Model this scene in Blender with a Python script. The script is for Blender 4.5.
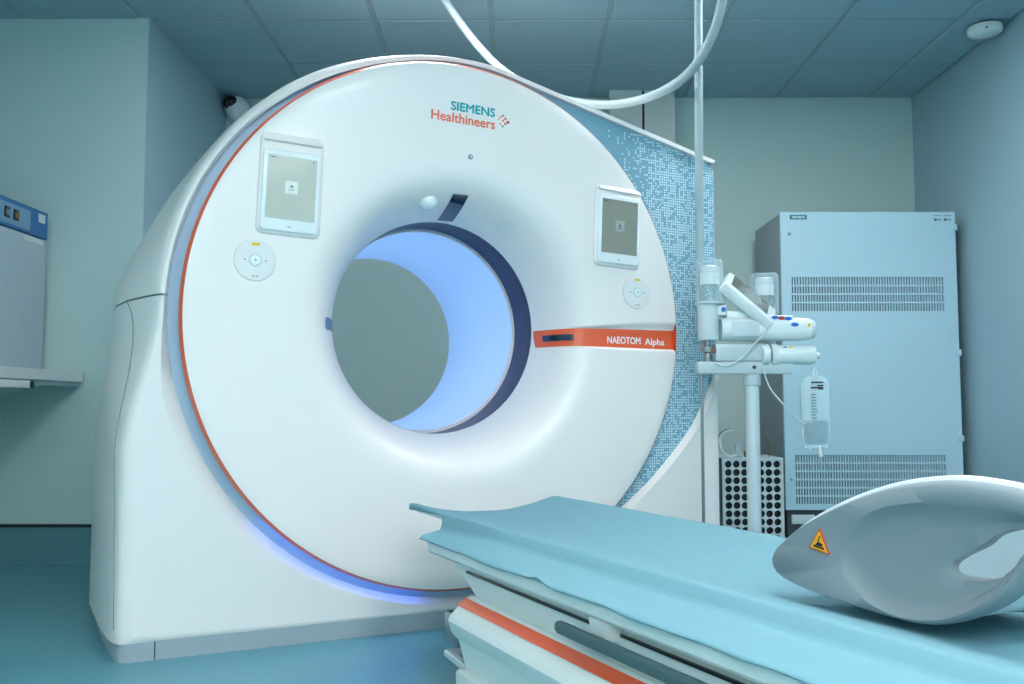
import bpy, bmesh, math, random
from mathutils import Vector, Matrix, noise

random.seed(7)
PI = math.pi
scene = bpy.context.scene
for o in list(bpy.data.objects):
    bpy.data.objects.remove(o)
COL = scene.collection

# ------------------------------------------------------------------ camera
cam_data = bpy.data.cameras.new('camera')
cam_data.sensor_width = 36.0
cam_data.lens = 36.0 * 907.0 / 1024.0
cam_data.clip_start = 0.05
cam = bpy.data.objects.new('camera', cam_data)
COL.objects.link(cam)
cam.location = (0, 0, 0.786)
cam.rotation_euler = (PI / 2 + math.atan(63 / 907), 0, math.atan(5 / 907))
scene.camera = cam

# ------------------------------------------------------------------ world, exposure
world = bpy.data.worlds.new('world')
scene.world = world
world.use_nodes = True
world.node_tree.nodes['Background'].inputs['Color'].default_value = (0.35, 0.6, 0.68, 1)
world.node_tree.nodes['Background'].inputs['Strength'].default_value = 0.05
vs = scene.view_settings
vs.view_transform = 'Standard'
vs.look = 'None'
vs.gamma = 1.0
vs.use_curve_mapping = False
vs.exposure = 1.0

# ceiling lamps: tile-sized LED panels (built with the ceiling below)
LAMP_COLOUR = (0.93, 0.975, 1.0)
LAMP_STRENGTH = 14.9
LAMP_TILES = [(-1.03, -2.35), (0.17, -2.35), (1.37, -2.35), (-1.03, -1.15), (0.17, -1.15), (1.37, -1.15),
              (0.17, 0.05), (1.37, 0.05), (0.77, 1.25), (-0.43, 3.65), (1.37, 3.65), (-2.23, -2.35), (-2.23, -1.15)]  # the last two pairs are unseen fill added for back wall and left side


# ------------------------------------------------------------------ helpers
def rgb(r, g, b):
    return tuple((c / 255.0 / 12.92) if c / 255.0 <= 0.04045 else ((c / 255.0 + 0.055) / 1.055) ** 2.4 for c in (r, g, b))


MATS = {}


def mat(name, col, rough=0.5, metal=0.0, noise_amt=0.04, noise_scale=12.0, bump=0.0, bump_scale=200.0,
        emit=None, emit_strength=0.0, coat=0.0, alpha=None, spec=0.5):
    m = bpy.data.materials.new(name)
    m.use_nodes = True
    nt = m.node_tree
    p = nt.nodes['Principled BSDF']
    p.inputs['Roughness'].default_value = rough
    p.inputs['Metallic'].default_value = metal
    p.inputs['Specular IOR Level'].default_value = spec
    p.inputs['Coat Weight'].default_value = coat
    p.inputs['Coat Roughness'].default_value = 0.08
    tc = nt.nodes.new('ShaderNodeTexCoord')
    nz = nt.nodes.new('ShaderNodeTexNoise')
    nz.inputs['Scale'].default_value = noise_scale
    nz.inputs['Detail'].default_value = 4
    nt.links.new(tc.outputs['Object'], nz.inputs['Vector'])
    mx = nt.nodes.new('ShaderNodeMix')
    mx.data_type = 'RGBA'
    k = 1 - noise_amt
    mx.inputs['A'].default_value = (col[0] * k, col[1] * k, col[2] * k, 1)
    k = 1 + noise_amt
    mx.inputs['B'].default_value = (min(1, col[0] * k), min(1, col[1] * k), min(1, col[2] * k), 1)
    nt.links.new(nz.outputs['Fac'], mx.inputs['Factor'])
    nt.links.new(mx.outputs['Result'], p.inputs['Base Color'])
    if bump > 0:
        n2 = nt.nodes.new('ShaderNodeTexNoise')
        n2.inputs['Scale'].default_value = bump_scale
        nt.links.new(tc.outputs['Object'], n2.inputs['Vector'])
        b = nt.nodes.new('ShaderNodeBump')
        b.inputs['Strength'].default_value = bump
        b.inputs['Distance'].default_value = 0.002
        nt.links.new(n2.outputs['Fac'], b.inputs['Height'])
        nt.links.new(b.outputs['Normal'], p.inputs['Normal'])
    if emit:
        p.inputs['Emission Color'].default_value = (*emit, 1)
        p.inputs['Emission Strength'].default_value = emit_strength
    if alpha is not None:
        p.inputs['Alpha'].default_value = alpha
    MATS[name] = m
    return m


class B:
    """collects vertices and faces for one mesh"""

    def __init__(self):
        self.v = []
        self.f = []

    def add(self, verts, faces, M=None):
        n = len(self.v)
        if M is not None:
            verts = [tuple(M @ Vector(p)) for p in verts]
        self.v += [tuple(p) for p in verts]
        self.f += [tuple(i + n for i in fc) for fc in faces]
        return self

    def box(self, x0, x1, y0, y1, z0, z1, r=0.0, seg=2, M=None):
        bm = bmesh.new()
        bmesh.ops.create_cube(bm, size=1.0)
        for v in bm.verts:
            v.co = ((x0 + x1) / 2 + v.co.x * (x1 - x0), (y0 + y1) / 2 + v.co.y * (y1 - y0), (z0 + z1) / 2 + v.co.z * (z1 - z0))
        if r > 0:
            bmesh.ops.bevel(bm, geom=list(bm.edges), offset=r, segments=seg, affect='EDGES', profile=0.5)
        bm.verts.index_update()
        self.add([tuple(v.co) for v in bm.verts], [tuple(v.index for v in f.verts) for f in bm.faces], M)
        bm.free()
        return self

    def lathe(self, prof, n=32, M=None, axis='z', a0=0.0, a1=2 * PI, c=(0, 0, 0), angles=None):
        """prof: (radius, height). axis y: circle in x-z, height along y"""
        full = abs(a1 - a0 - 2 * PI) < 1e-6 and angles is None
        if angles is None:
            angles = [a0 + (a1 - a0) * i / n for i in range(n if full else n + 1)]
        m = len(angles)
        vs_ = []
        for (r, h) in prof:
            for a in angles:
                if axis == 'z':
                    vs_.append((c[0] + r * math.cos(a), c[1] + r * math.sin(a), c[2] + h))
                elif axis == 'y':
                    vs_.append((c[0] + r * math.cos(a), c[1] + h, c[2] + r * math.sin(a)))
                else:
                    vs_.append((c[0] + h, c[1] + r * math.cos(a), c[2] + r * math.sin(a)))
        fs = []
        for i in range(len(prof) - 1):
            for j in range(m if full else m - 1):
                k = (j + 1) % m
                fs.append((i * m + j, i * m + k, (i + 1) * m + k, (i + 1) * m + j))
        self.add(vs_, fs, M)
        return self

    def tube(self, path, r, n=10, caps=True, M=None, radii=None):
        path = [Vector(p) for p in path]
        t = []
        for i in range(len(path)):
            a = path[max(0, i - 1)]
            b = path[min(len(path) - 1, i + 1)]
            t.append((b - a).normalized())
        up = Vector((0, 0, 1)) if abs(t[0].z) < 0.9 else Vector((1, 0, 0))
        u = t[0].cross(up).normalized()
        vs_, fs = [], []
        for i, p in enumerate(path):
            u = (u - t[i] * u.dot(t[i])).normalized()
            w = t[i].cross(u)
            rr = radii[i] if radii else r
            for j in range(n):
                a = 2 * PI * j / n
                vs_.append(p + (u * math.cos(a) + w * math.sin(a)) * rr)
        for i in range(len(path) - 1):
            for j in range(n):
                k = (j + 1) % n
                fs.append((i * n + j, i * n + k, (i + 1) * n + k, (i + 1) * n + j))
        if caps:
            fs.append(tuple(range(n - 1, -1, -1)))
            fs.append(tuple(range((len(path) - 1) * n, len(path) * n)))
        self.add(vs_, fs, M)
        return self

    def loft(self, rings, closed=True, caps=True, M=None):
        n = len(rings[0])
        vs_ = [p for r in rings for p in r]
        fs = []
        for i in range(len(rings) - 1):
            for j in range(n if closed else n - 1):
                k = (j + 1) % n
                fs.append((i * n + j, i * n + k, (i + 1) * n + k, (i + 1) * n + j))
        if caps and closed:
            fs.append(tuple(range(n - 1, -1, -1)))
            fs.append(tuple(range((len(rings) - 1) * n, len(rings) * n)))
        self.add(vs_, fs, M)
        return self

    def build(self, name, material, parent=None, smooth=True, angle=40, recalc=True):
        me = bpy.data.meshes.new(name)
        me.from_pydata(self.v, [], self.f)
        if recalc:
            bm = bmesh.new()
            bm.from_mesh(me)
            bmesh.ops.recalc_face_normals(bm, faces=bm.faces)
            bm.to_mesh(me)
            bm.free()
        if smooth:
            me.polygons.foreach_set('use_smooth', [True] * len(me.polygons))
            me.set_sharp_from_angle(angle=math.radians(angle))
        me.update()
        if material:
            me.materials.append(material)
        o = bpy.data.objects.new(name, me)
        COL.objects.link(o)
        if parent:
            o.parent = parent
        return o


def empty(name, loc=(0, 0, 0), rz=0.0):
    o = bpy.data.objects.new(name, None)
    COL.objects.link(o)
    o.location = loc
    o.rotation_euler = (0, 0, rz)
    o.empty_display_size = 0.1
    return o


def tag(o, label=None, cat=None, group=None, kind=None):
    if label:
        o['label'] = label
    if cat:
        o['category'] = cat
    if group:
        o['group'] = group
    if kind:
        o['kind'] = kind
    return o


def crom(pts, n=8):
    """Catmull-Rom through points (any dimension)"""
    P = [Vector(p) for p in pts]
    P = [P[0] * 2 - P[1]] + P + [P[-1] * 2 - P[-2]]
    out = []
    for i in range(1, len(P) - 2):
        for k in range(n):
            t = k / n
            a, b, c, d = P[i - 1], P[i], P[i + 1], P[i + 2]
            out.append(0.5 * ((2 * b) + (c - a) * t + (2 * a - 5 * b + 4 * c - d) * t * t + (3 * b - a - 3 * c + d) * t ** 3))
    out.append(P[-2])
    return out


def sstep(a, b, x):
    t = max(0.0, min(1.0, (x - a) / (b - a)))
    return t * t * (3 - 2 * t)


def lerp(a, b, t):
    return a + (b - a) * t


def rrect(w, h, r, n=5):
    """rounded rectangle outline centred on the origin"""
    out = []
    for (cx, cy, a0) in ((w / 2 - r, h / 2 - r, 0), (-w / 2 + r, h / 2 - r, 90), (-w / 2 + r, -h / 2 + r, 180), (w / 2 - r, -h / 2 + r, 270)):
        for k in range(n + 1):
            a = math.radians(a0 + 90 * k / n)
            out.append((cx + r * math.cos(a), cy + r * math.sin(a)))
    return out


def rplate(b, w, h, r, y0, y1, edge=0.004, M=None):
    """rounded plate in x-z, from y0 (front) to y1 (back), front edge eased"""
    R0 = [(x, y1, z) for x, z in rrect(w, h, r)]
    R1 = [(x, y0 + edge, z) for x, z in rrect(w, h, r)]
    R2 = [(x, y0 + edge * 0.3, z) for x, z in rrect(w - edge * 1.1, h - edge * 1.1, max(0.001, r - edge * 0.5))]
    R3 = [(x, y0, z) for x, z in rrect(w - edge * 2.4, h - edge * 2.4, max(0.001, r - edge))]
    b.loft([R0, R1, R2, R3], M=M)
    return b


def text_mesh(b, body, width=None, height=None, centre=(0, 0), bold=0.0, left=None, extrude=0.0, shear=0.0, stretch=None):
    """adds lettering in the x-z plane facing -y, fitted to width (and height of its box)"""
    cu = bpy.data.curves.new('lettering', 'FONT')
    cu.body = body
    cu.size = 1.0
    cu.resolution_u = 3
    o = bpy.data.objects.new('lettering_tmp', cu)
    COL.objects.link(o)
    dg = bpy.context.evaluated_depsgraph_get()
    me = bpy.data.meshes.new_from_object(o.evaluated_get(dg))
    vs_ = [tuple(v.co) for v in me.vertices]
    fs = [tuple(p.vertices) for p in me.polygons]
    bpy.data.objects.remove(o)
    bpy.data.curves.remove(cu)
    bpy.data.meshes.remove(me)
    xs = [v[0] for v in vs_]
    ys = [v[1] for v in vs_]
    sx = width / (max(xs) - min(xs)) if width else 1
    sy = height / (max(ys) - min(ys)) if height else sx
    cx = (max(xs) + min(xs)) / 2
    cy = (max(ys) + min(ys)) / 2
    sh_ = bold * 3 * sx
    for q, (ox, oz) in enumerate(((0, 0), (-sh_, 0), (sh_, 0), (0, -sh_), (0, sh_))):
        b.add([(centre[0] + (v[0] - cx) * sx + ox, q * .00012, centre[1] + (v[1] - cy) * sy + oz) for v in vs_], fs)
    return b


# ------------------------------------------------------------------ materials
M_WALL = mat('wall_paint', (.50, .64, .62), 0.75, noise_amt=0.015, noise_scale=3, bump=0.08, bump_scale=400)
M_WALLB = mat('wall_paint_shaded', (.34, .50, .565), 0.75, noise_amt=0.015, noise_scale=3)  # wall paint with the dim bluish light on the side walls put into its colour
M_FLOOR = mat('vinyl_floor', (.115, .33, .39), 0.35, noise_amt=0.12, noise_scale=30, bump=0.05, bump_scale=60)
M_SKIRT = mat('vinyl_skirting', (.10, .24, .27), 0.45, noise_amt=0.08, noise_scale=20)
M_BLACK = mat('black_plastic', (0.008, 0.01, 0.014), 0.35, noise_amt=0.1)
M_TILE = mat('ceiling_tile', (.31, .45, .515), 0.9, noise_amt=0.03, noise_scale=60, bump=0.15, bump_scale=300)
M_GRID = mat('ceiling_grid', (.26, .36, .40), 0.6)
M_LAMP = mat('lamp_diffuser', (0.9, 0.95, 1), 0.5, emit=LAMP_COLOUR, emit_strength=LAMP_STRENGTH)
M_WHITE = mat('gantry_white', (.90, .83, .80), 0.36, noise_amt=0.008, coat=0.1)
M_WHITE2 = mat('housing_white', (.84, .80, .78), 0.38, noise_amt=0.008, coat=0.1)
M_ORANGE = mat('orange_trim', (.92, .125, .04), 0.3, noise_amt=0.03, coat=0.3)
M_GROOVE = mat('groove_grey', rgb(176, 196, 216), 0.5)
M_PLINTH = mat('plinth_grey', rgb(158, 170, 178), 0.5)
M_SEAM = mat('seam_grey', rgb(120, 134, 138), 0.6)
M_NAVY = mat('navy_window_ring', rgb(38, 64, 116), 0.3, noise_amt=0.05)
M_TUNNEL = mat('tunnel_liner', rgb(214, 226, 240), 0.45, noise_amt=0.02, emit=rgb(136, 184, 255), emit_strength=0.2)
M_LED = mat('blue_led_strip', (0.3, 0.5, 1), 0.4, emit=rgb(80, 125, 255), emit_strength=2.8)
M_GLASSDARK = mat('dark_glass', (0.012, 0.03, 0.06), 0.06, noise_amt=0.05, coat=0.6)
M_TABLET = mat('tablet_white', rgb(240, 242, 242), 0.25, coat=0.3)
M_TEAL = mat('logo_teal', rgb(0, 166, 174), 0.4)
M_CORAL = mat('logo_coral', rgb(246, 122, 92), 0.4)
M_MAGENTA = mat('logo_magenta', rgb(190, 60, 90), 0.4)
M_PRINTWHITE = mat('print_white', rgb(245, 245, 245), 0.45)
M_GREYPRINT = mat('print_grey', rgb(120, 140, 150), 0.5)
M_LIGHTGREY = mat('light_grey', rgb(206, 216, 220), 0.4)
M_YELLOW = mat('yellow_print', rgb(232, 196, 40), 0.5)
M_CABINET = mat('cabinet_paint', (.47, .66, .75), 0.45, noise_amt=0.012, noise_scale=4, bump=0.04, bump_scale=500)
M_CABSIDE = mat('cabinet_side_paint', rgb(150, 160, 166), 0.5, noise_amt=0.02)
M_DARKGREY = mat('dark_grey', rgb(70, 78, 84), 0.6)
M_SHEET = mat('blue_sheet', (.17, .35, .41), 0.8, noise_amt=0.03, noise_scale=40, bump=0.25, bump_scale=900)
M_TABLE = mat('table_white', rgb(222, 228, 226), 0.4, noise_amt=0.012, coat=0.1)
M_RAIL = mat('rail_slate', rgb(74, 98, 102), 0.5)
M_SUPPORT = mat('support_grey', (.21, .255, .275), 0.55, noise_amt=0.03, bump=0.06, bump_scale=700)
M_RIM = mat('support_rim', rgb(216, 224, 226), 0.4)
M_HOSE = mat('hose_white', (.40, .49, .51), 0.5)
M_POLE = mat('pole_aluminium', rgb(214, 222, 226), 0.25, metal=0.25)
M_STEEL = mat('steel', rgb(150, 156, 160), 0.3, metal=0.8)
M_INJ = mat('injector_white', rgb(226, 234, 234), 0.35, coat=0.2)
M_INJGREY = mat('injector_grey', rgb(190, 204, 208), 0.4)
M_BLUE = mat('print_blue', rgb(36, 110, 196), 0.4)
M_RED = mat('print_red', rgb(200, 60, 50), 0.4)
M_BLUEBOX = mat('cabinet_blue', rgb(48, 110, 168), 0.45, noise_amt=0.02)
M_STEELDOOR = mat('warming_door', (.42, .52, .57), 0.45, metal=0.0)
M_BROWN = mat('brown_cardboard', rgb(140, 110, 60), 0.8)
M_TRUNK = mat('trunking_white', rgb(200, 208, 206), 0.6)
M_ROOMWHITE = mat('worktop_white', rgb(206, 216, 216), 0.5)


def clear_mat(name, col, fac=0.25, rough=0.1):
    """thin clear plastic: mostly see-through with a glossy skin"""
    m = bpy.data.materials.new(name)
    m.use_nodes = True
    nt = m.node_tree
    p = nt.nodes['Principled BSDF']
    out = nt.nodes['Material Output']
    p.inputs['Base Color'].default_value = (*col, 1)
    p.inputs['Roughness'].default_value = rough
    tr = nt.nodes.new('ShaderNodeBsdfTransparent')
    tr.inputs['Color'].default_value = (0.93, 0.97, 0.98, 1)
    lw = nt.nodes.new('ShaderNodeLayerWeight')
    lw.inputs['Blend'].default_value = 0.35
    mr = nt.nodes.new('ShaderNodeMapRange')
    mr.inputs['To Min'].default_value = fac
    mr.inputs['To Max'].default_value = min(1, fac + 0.5)
    nt.links.new(lw.outputs['Facing'], mr.inputs['Value'])
    mx = nt.nodes.new('ShaderNodeMixShader')
    nt.links.new(mr.outputs['Result'], mx.inputs['Fac'])
    nt.links.new(tr.outputs[0], mx.inputs[1])
    nt.links.new(p.outputs[0], mx.inputs[2])
    nt.links.new(mx.outputs[0], out.inputs['Surface'])
    MATS[name] = m
    return m


M_CLEAR = clear_mat('clear_plastic', (0.75, 0.88, 0.92), 0.16)
M_BAG = clear_mat('bag_plastic', (0.8, 0.92, 0.95), 0.3, 0.12)


def screen_mat(name, top, bottom):
    m = mat(name, bottom, 0.15, noise_amt=0.02, emit=bottom, emit_strength=0.15, coat=0.4)
    return m


M_SCREENL = screen_mat('screen_beige', rgb(200, 204, 190), rgb(172, 178, 168))
M_SCREENR = screen_mat('screen_taupe', rgb(130, 134, 128), rgb(122, 126, 118))
M_SCREEND = mat('display_screen', rgb(120, 122, 116), 0.12, coat=0.5)


def pattern_mat():
    """blue cover with a print of small pale squares, denser towards the right"""
    m = bpy.data.materials.new('pixel_print_blue')
    m.use_nodes = True
    nt = m.node_tree
    N = nt.nodes
    L = nt.links
    p = N['Principled BSDF']
    p.inputs['Roughness'].default_value = 0.4
    tc = N.new('ShaderNodeTexCoord')
    sc = N.new('ShaderNodeVectorMath')
    sc.operation = 'SCALE'
    sc.inputs['Scale'].default_value = 1 / 0.0107
    L.new(tc.outputs['Object'], sc.inputs[0])
    sx = N.new('ShaderNodeSeparateXYZ')
    L.new(sc.outputs[0], sx.inputs[0])

    def mth(op, a, b=None, v=None):
        n = N.new('ShaderNodeMath')
        n.operation = op
        if hasattr(a, 'links') or hasattr(a, 'is_linked'):
            L.new(a, n.inputs[0])
        else:
            n.inputs[0].default_value = a
        if b is not None:
            if hasattr(b, 'is_linked'):
                L.new(b, n.inputs[1])
            else:
                n.inputs[1].default_value = b
        return n.outputs[0]

    fx = mth('FRACT', sx.outputs['X'])
    fz = mth('FRACT', sx.outputs['Z'])
    ix = mth('FLOOR', sx.outputs['X'])
    iz = mth('FLOOR', sx.outputs['Z'])
    sqx = mth('LESS_THAN', mth('ABSOLUTE', mth('SUBTRACT', fx, 0.5)), 0.31)
    sqz = mth('LESS_THAN', mth('ABSOLUTE', mth('SUBTRACT', fz, 0.5)), 0.31)
    cb = N.new('ShaderNodeCombineXYZ')
    L.new(ix, cb.inputs[0])
    L.new(iz, cb.inputs[1])
    wn = N.new('ShaderNodeTexWhiteNoise')
    wn.noise_dimensions = '2D'
    L.new(cb.outputs[0], wn.inputs['Vector'])
    sc2 = N.new('ShaderNodeVectorMath')
    sc2.operation = 'MULTIPLY'
    sc2.inputs[1].default_value = (0.09, 0.22, 0.1)
    L.new(cb.outputs[0], sc2.inputs[0])
    nz = N.new('ShaderNodeTexNoise')
    nz.inputs['Scale'].default_value = 1.0
    nz.inputs['Detail'].default_value = 2
    L.new(sc2.outputs[0], nz.inputs['Vector'])
    sobj = N.new('ShaderNodeSeparateXYZ')
    L.new(tc.outputs['Object'], sobj.inputs[0])
    # density: none left of a diagonal, full to the right
    d = mth('ADD', sobj.outputs['X'], mth('MULTIPLY', sobj.outputs['Z'], -0.12))
    mr = N.new('ShaderNodeMapRange')
    mr.inputs['From Min'].default_value = 0.38
    mr.inputs['From Max'].default_value = 0.72
    mr.inputs['To Min'].default_value = -0.25
    mr.inputs['To Max'].default_value = 0.75
    L.new(d, mr.inputs['Value'])
    dens = mth('ADD', mr.outputs[0], mth('MULTIPLY', mth('SUBTRACT', nz.outputs['Fac'], 0.5), 1.0))
    on = mth('LESS_THAN', wn.outputs['Value'], dens)
    msk = mth('MULTIPLY', mth('MULTIPLY', sqx, sqz), on)
    mx = N.new('ShaderNodeMix')
    mx.data_type = 'RGBA'
    mx.inputs['A'].default_value = (*rgb(124, 170, 190), 1)
    mx.inputs['B'].default_value = (*rgb(214, 234, 240), 1)
    L.new(msk, mx.inputs['Factor'])
    L.new(mx.outputs['Result'], p.inputs['Base Color'])
    return m


M_PATTERN = pattern_mat()

# ------------------------------------------------------------------ room shell
CZ = 2.77
XL, XR, YB, YF = -3.0, 2.55, 5.75, -3.2
XBH, YBH = -1.885, 4.52      # boxed-out corner at the back left


def struct(o, label=None):
    o['kind'] = 'structure'
    if label:
        o['label'] = label
    return o


floor = struct(B().box(XL - .1, XR + .1, YF - .1, YB + .1, -0.1, 0).build('floor', M_FLOOR, smooth=False), 'teal vinyl floor of the scanner room')
struct(B().box(XL - .1, XL, YF - .1, YB + .1, 0, CZ + .1).build('wall_left', M_WALL, smooth=False), 'pale wall behind the worktop at the left')
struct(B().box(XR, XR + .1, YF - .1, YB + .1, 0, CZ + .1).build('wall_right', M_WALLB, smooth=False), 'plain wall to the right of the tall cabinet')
struct(B().box(XL, XR, YB, YB + .1, 0, CZ + .1).build('wall_back', M_WALL, smooth=False), 'pale back wall behind the scanner')
struct(B().box(XL, XR, YF - .1, YF, 0, CZ + .1).build('wall_front', M_WALL, smooth=False), 'pale wall opposite the scanner')
wbl = struct(B().box(XL, XBH - .004, YBH, YB, 0, CZ).build('wall_back_left', M_WALL, smooth=False), 'boxed-out pale wall corner left of the scanner')
B().box(XBH - .004, XBH, YBH, YB, 0, CZ).build('side_face', M_WALLB, wbl, smooth=False)  # thin sheet added to carry the bluish light on this face as colour

# skirting: vinyl carried up the wall with a black cap strip
SK = [('baseboard_back_left', (XL, XBH, YBH - .012, YBH)), ('baseboard_bulkhead', (XBH, XBH + .012, YBH - .012, YB)),
      ('baseboard_back', (XBH, XR, YB - .012, YB)), ('baseboard_right', (XR - .012, XR, YF, YB)), ('baseboard_left', (XL, XL + .012, YF, YBH))]
for nm, (a, b_, c, d) in SK:
    o = struct(B().box(a, b_, c, d, 0, .185).build(nm, M_SKIRT, smooth=False), 'teal vinyl skirting ' + {'baseboard_back_left': 'below the worktop wall', 'baseboard_bulkhead': 'of the boxed-out corner side', 'baseboard_back': 'along the back wall', 'baseboard_right': 'along the right wall', 'baseboard_left': 'along the left wall'}[nm])
    e = .004
    B().box(a - (e if nm in ('baseboard_right',) else 0), b_ + (e if nm in ('baseboard_bulkhead', 'baseboard_left') else 0), c - (e if 'back' in nm else 0), d, .185, .2).build('cap_strip', M_BLACK, o, smooth=False)

# suspended ceiling: slab, tiles one by one, bars of the grid, LED panels
ceil = struct(B().box(XL - .1, XR + .1, YF - .1, YB + .1, CZ + .06, CZ + .16).build('ceiling', M_GRID, smooth=False), 'suspended ceiling of square grey tiles')
xs = [XL]
x = 2.27 - .6 * 8
xs += [round(x + .6 * k, 3) for k in range(9)] + [XR]
ys = [round(YB - .6 * k, 3) for k in range(16)][::-1]
ys = [YF] + [y for y in ys if y > YF + .05]
tile_cache = {}
for i in range(len(xs) - 1):
    for j in range(len(ys) - 1):
        w, d = xs[i + 1] - xs[i], ys[j + 1] - ys[j]
        cx, cy = (xs[i] + xs[i + 1]) / 2, (ys[j] + ys[j + 1]) / 2
        if cx < XBH and cy > YBH:
            continue
        if any(abs(cx - a) < .32 and abs(cy - b_) < .32 for a, b_ in LAMP_TILES):
            continue
        key = (round(w, 2), round(d, 2))
        if key not in tile_cache:
            t = B().box(-w / 2 + .011, w / 2 - .011, -d / 2 + .011, d / 2 - .011, -.006, .03, r=.005, seg=1).build('ceiling_tile', M_TILE, ceil, smooth=False)
            tile_cache[key] = t.data
        else:
            t = bpy.data.objects.new('ceiling_tile', tile_cache[key])
            COL.objects.link(t)
            t.parent = ceil
        t.location = (cx, cy, CZ + random.uniform(0, .003))
for x in xs[1:-1]:
    B().box(x - .012, x + .012, YF, YB, CZ, CZ + .012).build('grid_bar', M_GRID, ceil, smooth=False)
for y in ys[1:-1]:
    B().box(XL, XR, y - .012, y + .012, CZ + .0005, CZ + .0125).build('grid_bar', M_GRID, ceil, smooth=False)
LAMP_LABELS = ['square LED ceiling panel ' + t for t in (
    'in the rearmost row, at its left end', 'in the rearmost row, in the middle', 'in the rearmost row, at its right end',
    'behind the camera, left of three', 'behind the camera, middle of three', 'behind the camera, right of three',
    'right over the camera', 'over the right of the camera', 'over the near end of the patient table',
    'added above the left half of the scanner to light the back wall', 'added in front of the tall cabinet to light it and the back wall', 'added in the left corner of the rearmost row to brighten the left side', 'added behind the camera, close to the left wall, to brighten the left side')]
for (a, b_), lb in zip(LAMP_TILES, LAMP_LABELS):
    cx = min([(xs[i] + xs[i + 1]) / 2 for i in range(len(xs) - 1)], key=lambda v: abs(v - a))
    cy = min([(ys[i] + ys[i + 1]) / 2 for i in range(len(ys) - 1)], key=lambda v: abs(v - b_))
    e = tag(empty('ceiling_light', (cx, cy, CZ)), lb, 'ceiling light', 'LED panels in the ceiling grid')
    fr = B()
    for s in (-1, 1):
        fr.box(s * .275 - .015, s * .275 + .015, -.289, .289, -.004, .03)
        fr.box(-.26, .26, s * .275 - .015, s * .275 + .015, -.004, .03)
    fr.build('frame', M_LIGHTGREY, e, smooth=False)
    B().box(-.26, .26, -.26, .26, .002, .02).build('diffuser', M_LAMP, e, smooth=False)

# ------------------------------------------------------------------ CT gantry
GA = math.radians(25.8)
G = tag(empty('ct_gantry', (-.2027, 3.2419, 0), GA), 'large white CT scanner gantry with round bore and orange ring', 'CT scanner')
GC = 1.083       # height of the bore axis
RB = .405        # bore radius


def prof(r):
    if r < .60:
        t = (r - RB) / (.60 - RB)
        return .24 * (1 - t) ** 3
    if r > .9:
        return .006 * ((r - .9) / .042) ** 2
    return 0.0


BZ = 1.047       # height of the orange band


def band_half(x):
    return lerp(.034, .0375, sstep(.42, .9, x))


def band_dent(x, z):
    if x <= RB:
        return 0.0
    h = band_half(x)
    v = z - BZ
    top = lerp(.004, .034, sstep(.44, .9, x))
    D = .017 * sstep(.44, .56, x)
    if v > h:
        k = 1 - sstep(0, top, v - h)
    elif v < -h:
        k = 1 - sstep(0, .008, -h - v)
    else:
        k = 1
    return D * k


# round front cover: funnel, flat face, dent for the band
angs = []
a = 0.0
while a < 360:
    angs.append(math.radians(a))
    a += .35 if (a < 11.5 or a > 347.5) else 2.0
rads = [RB + (.60 - RB) * (k / 22) ** 1.25 for k in range(23)] + [.60 + .03 * k for k in range(1, 11)] + [.91, .92, .93, .938, .942]
fc = B()
vsl, fsl = [], []
na = len(angs)
for r in rads:
    for t in angs:
        x, z = r * math.cos(t), GC + r * math.sin(t)
        vsl.append((x, prof(r) + band_dent(x, z), z))
for i in range(len(rads) - 1):
    for j in range(na):
        k = (j + 1) % na
        fsl.append((i * na + j, i * na + k, (i + 1) * na + k, (i + 1) * na + j))
fc.add(vsl, fsl)
fc.build('front_cover', M_WHITE, G, angle=60, recalc=False)
# orange ring on the bevelled edge and the drum behind it
B().lathe([(.9425, .0055), (.9515, .018), (.9525, .028), (.947, .034)], 160, axis='y', c=(0, 0, GC)).build('orange_trim_ring', M_ORANGE, G, angle=50)
B().lathe([(.948, .034), (.936, .038), (.934, .075), (.996, .08)], 128, axis='y', c=(0, 0, GC)).build('groove_ring', M_GROOVE, G, angle=30)
led = B().lathe([(.936, .062), (.937, .072), (.95, .0755)], 48, axis='y', c=(0, 0, GC), a0=math.radians(224), a1=math.radians(263)).build('blue_light_strip', M_LED, G)
led['label'] = 'glowing blue light strip in the ring groove'
# bore: dark window ring, pale lip, tunnel, rear funnel
B().lathe([(RB, .238), (.409, .243), (.409, .405)], 128, axis='y', c=(0, 0, GC)).build('dark_window_ring', M_NAVY, G, angle=50)
B().lathe([(.41, .405), (.398, .403), (.396, .412)], 128, axis='y', c=(0, 0, GC)).build('tunnel_lip', M_WHITE, G)
B().lathe([(.396, .412), (.394, .6), (.392, .85), (.39, 1.1)], 128, axis='y', c=(0, 0, GC)).build('tunnel', M_TUNNEL, G)['label'] = 'blue glowing tunnel lining'
B().lathe([(.39, 1.1), (.40, 1.125), (.44, 1.13), (.52, 1.08), (.62, .99), (.72, .95), (.8, .945)], 96, axis='y', c=(0, 0, GC)).build('rear_cover', M_WHITE2, G)

# covers around the ring: shared list of layers front to back
UP = [(.985, .1), (.985, .058), (.994, .046), (1.0, .047), (1.007, .052), (1.021, .08), (1.033, .14), (1.056, .3), (1.084, .5), (1.088, .7), (1.066, .85), (1.0, .93), (.62, .945)]
SEAMZ = 1.139
LN = Vector((math.cos(math.radians(76.7)), math.sin(math.radians(76.7))))
LT = Vector((LN.y, -LN.x))


def up_bump(th):
    return .036 * sstep(math.radians(158), math.radians(177), th)


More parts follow.
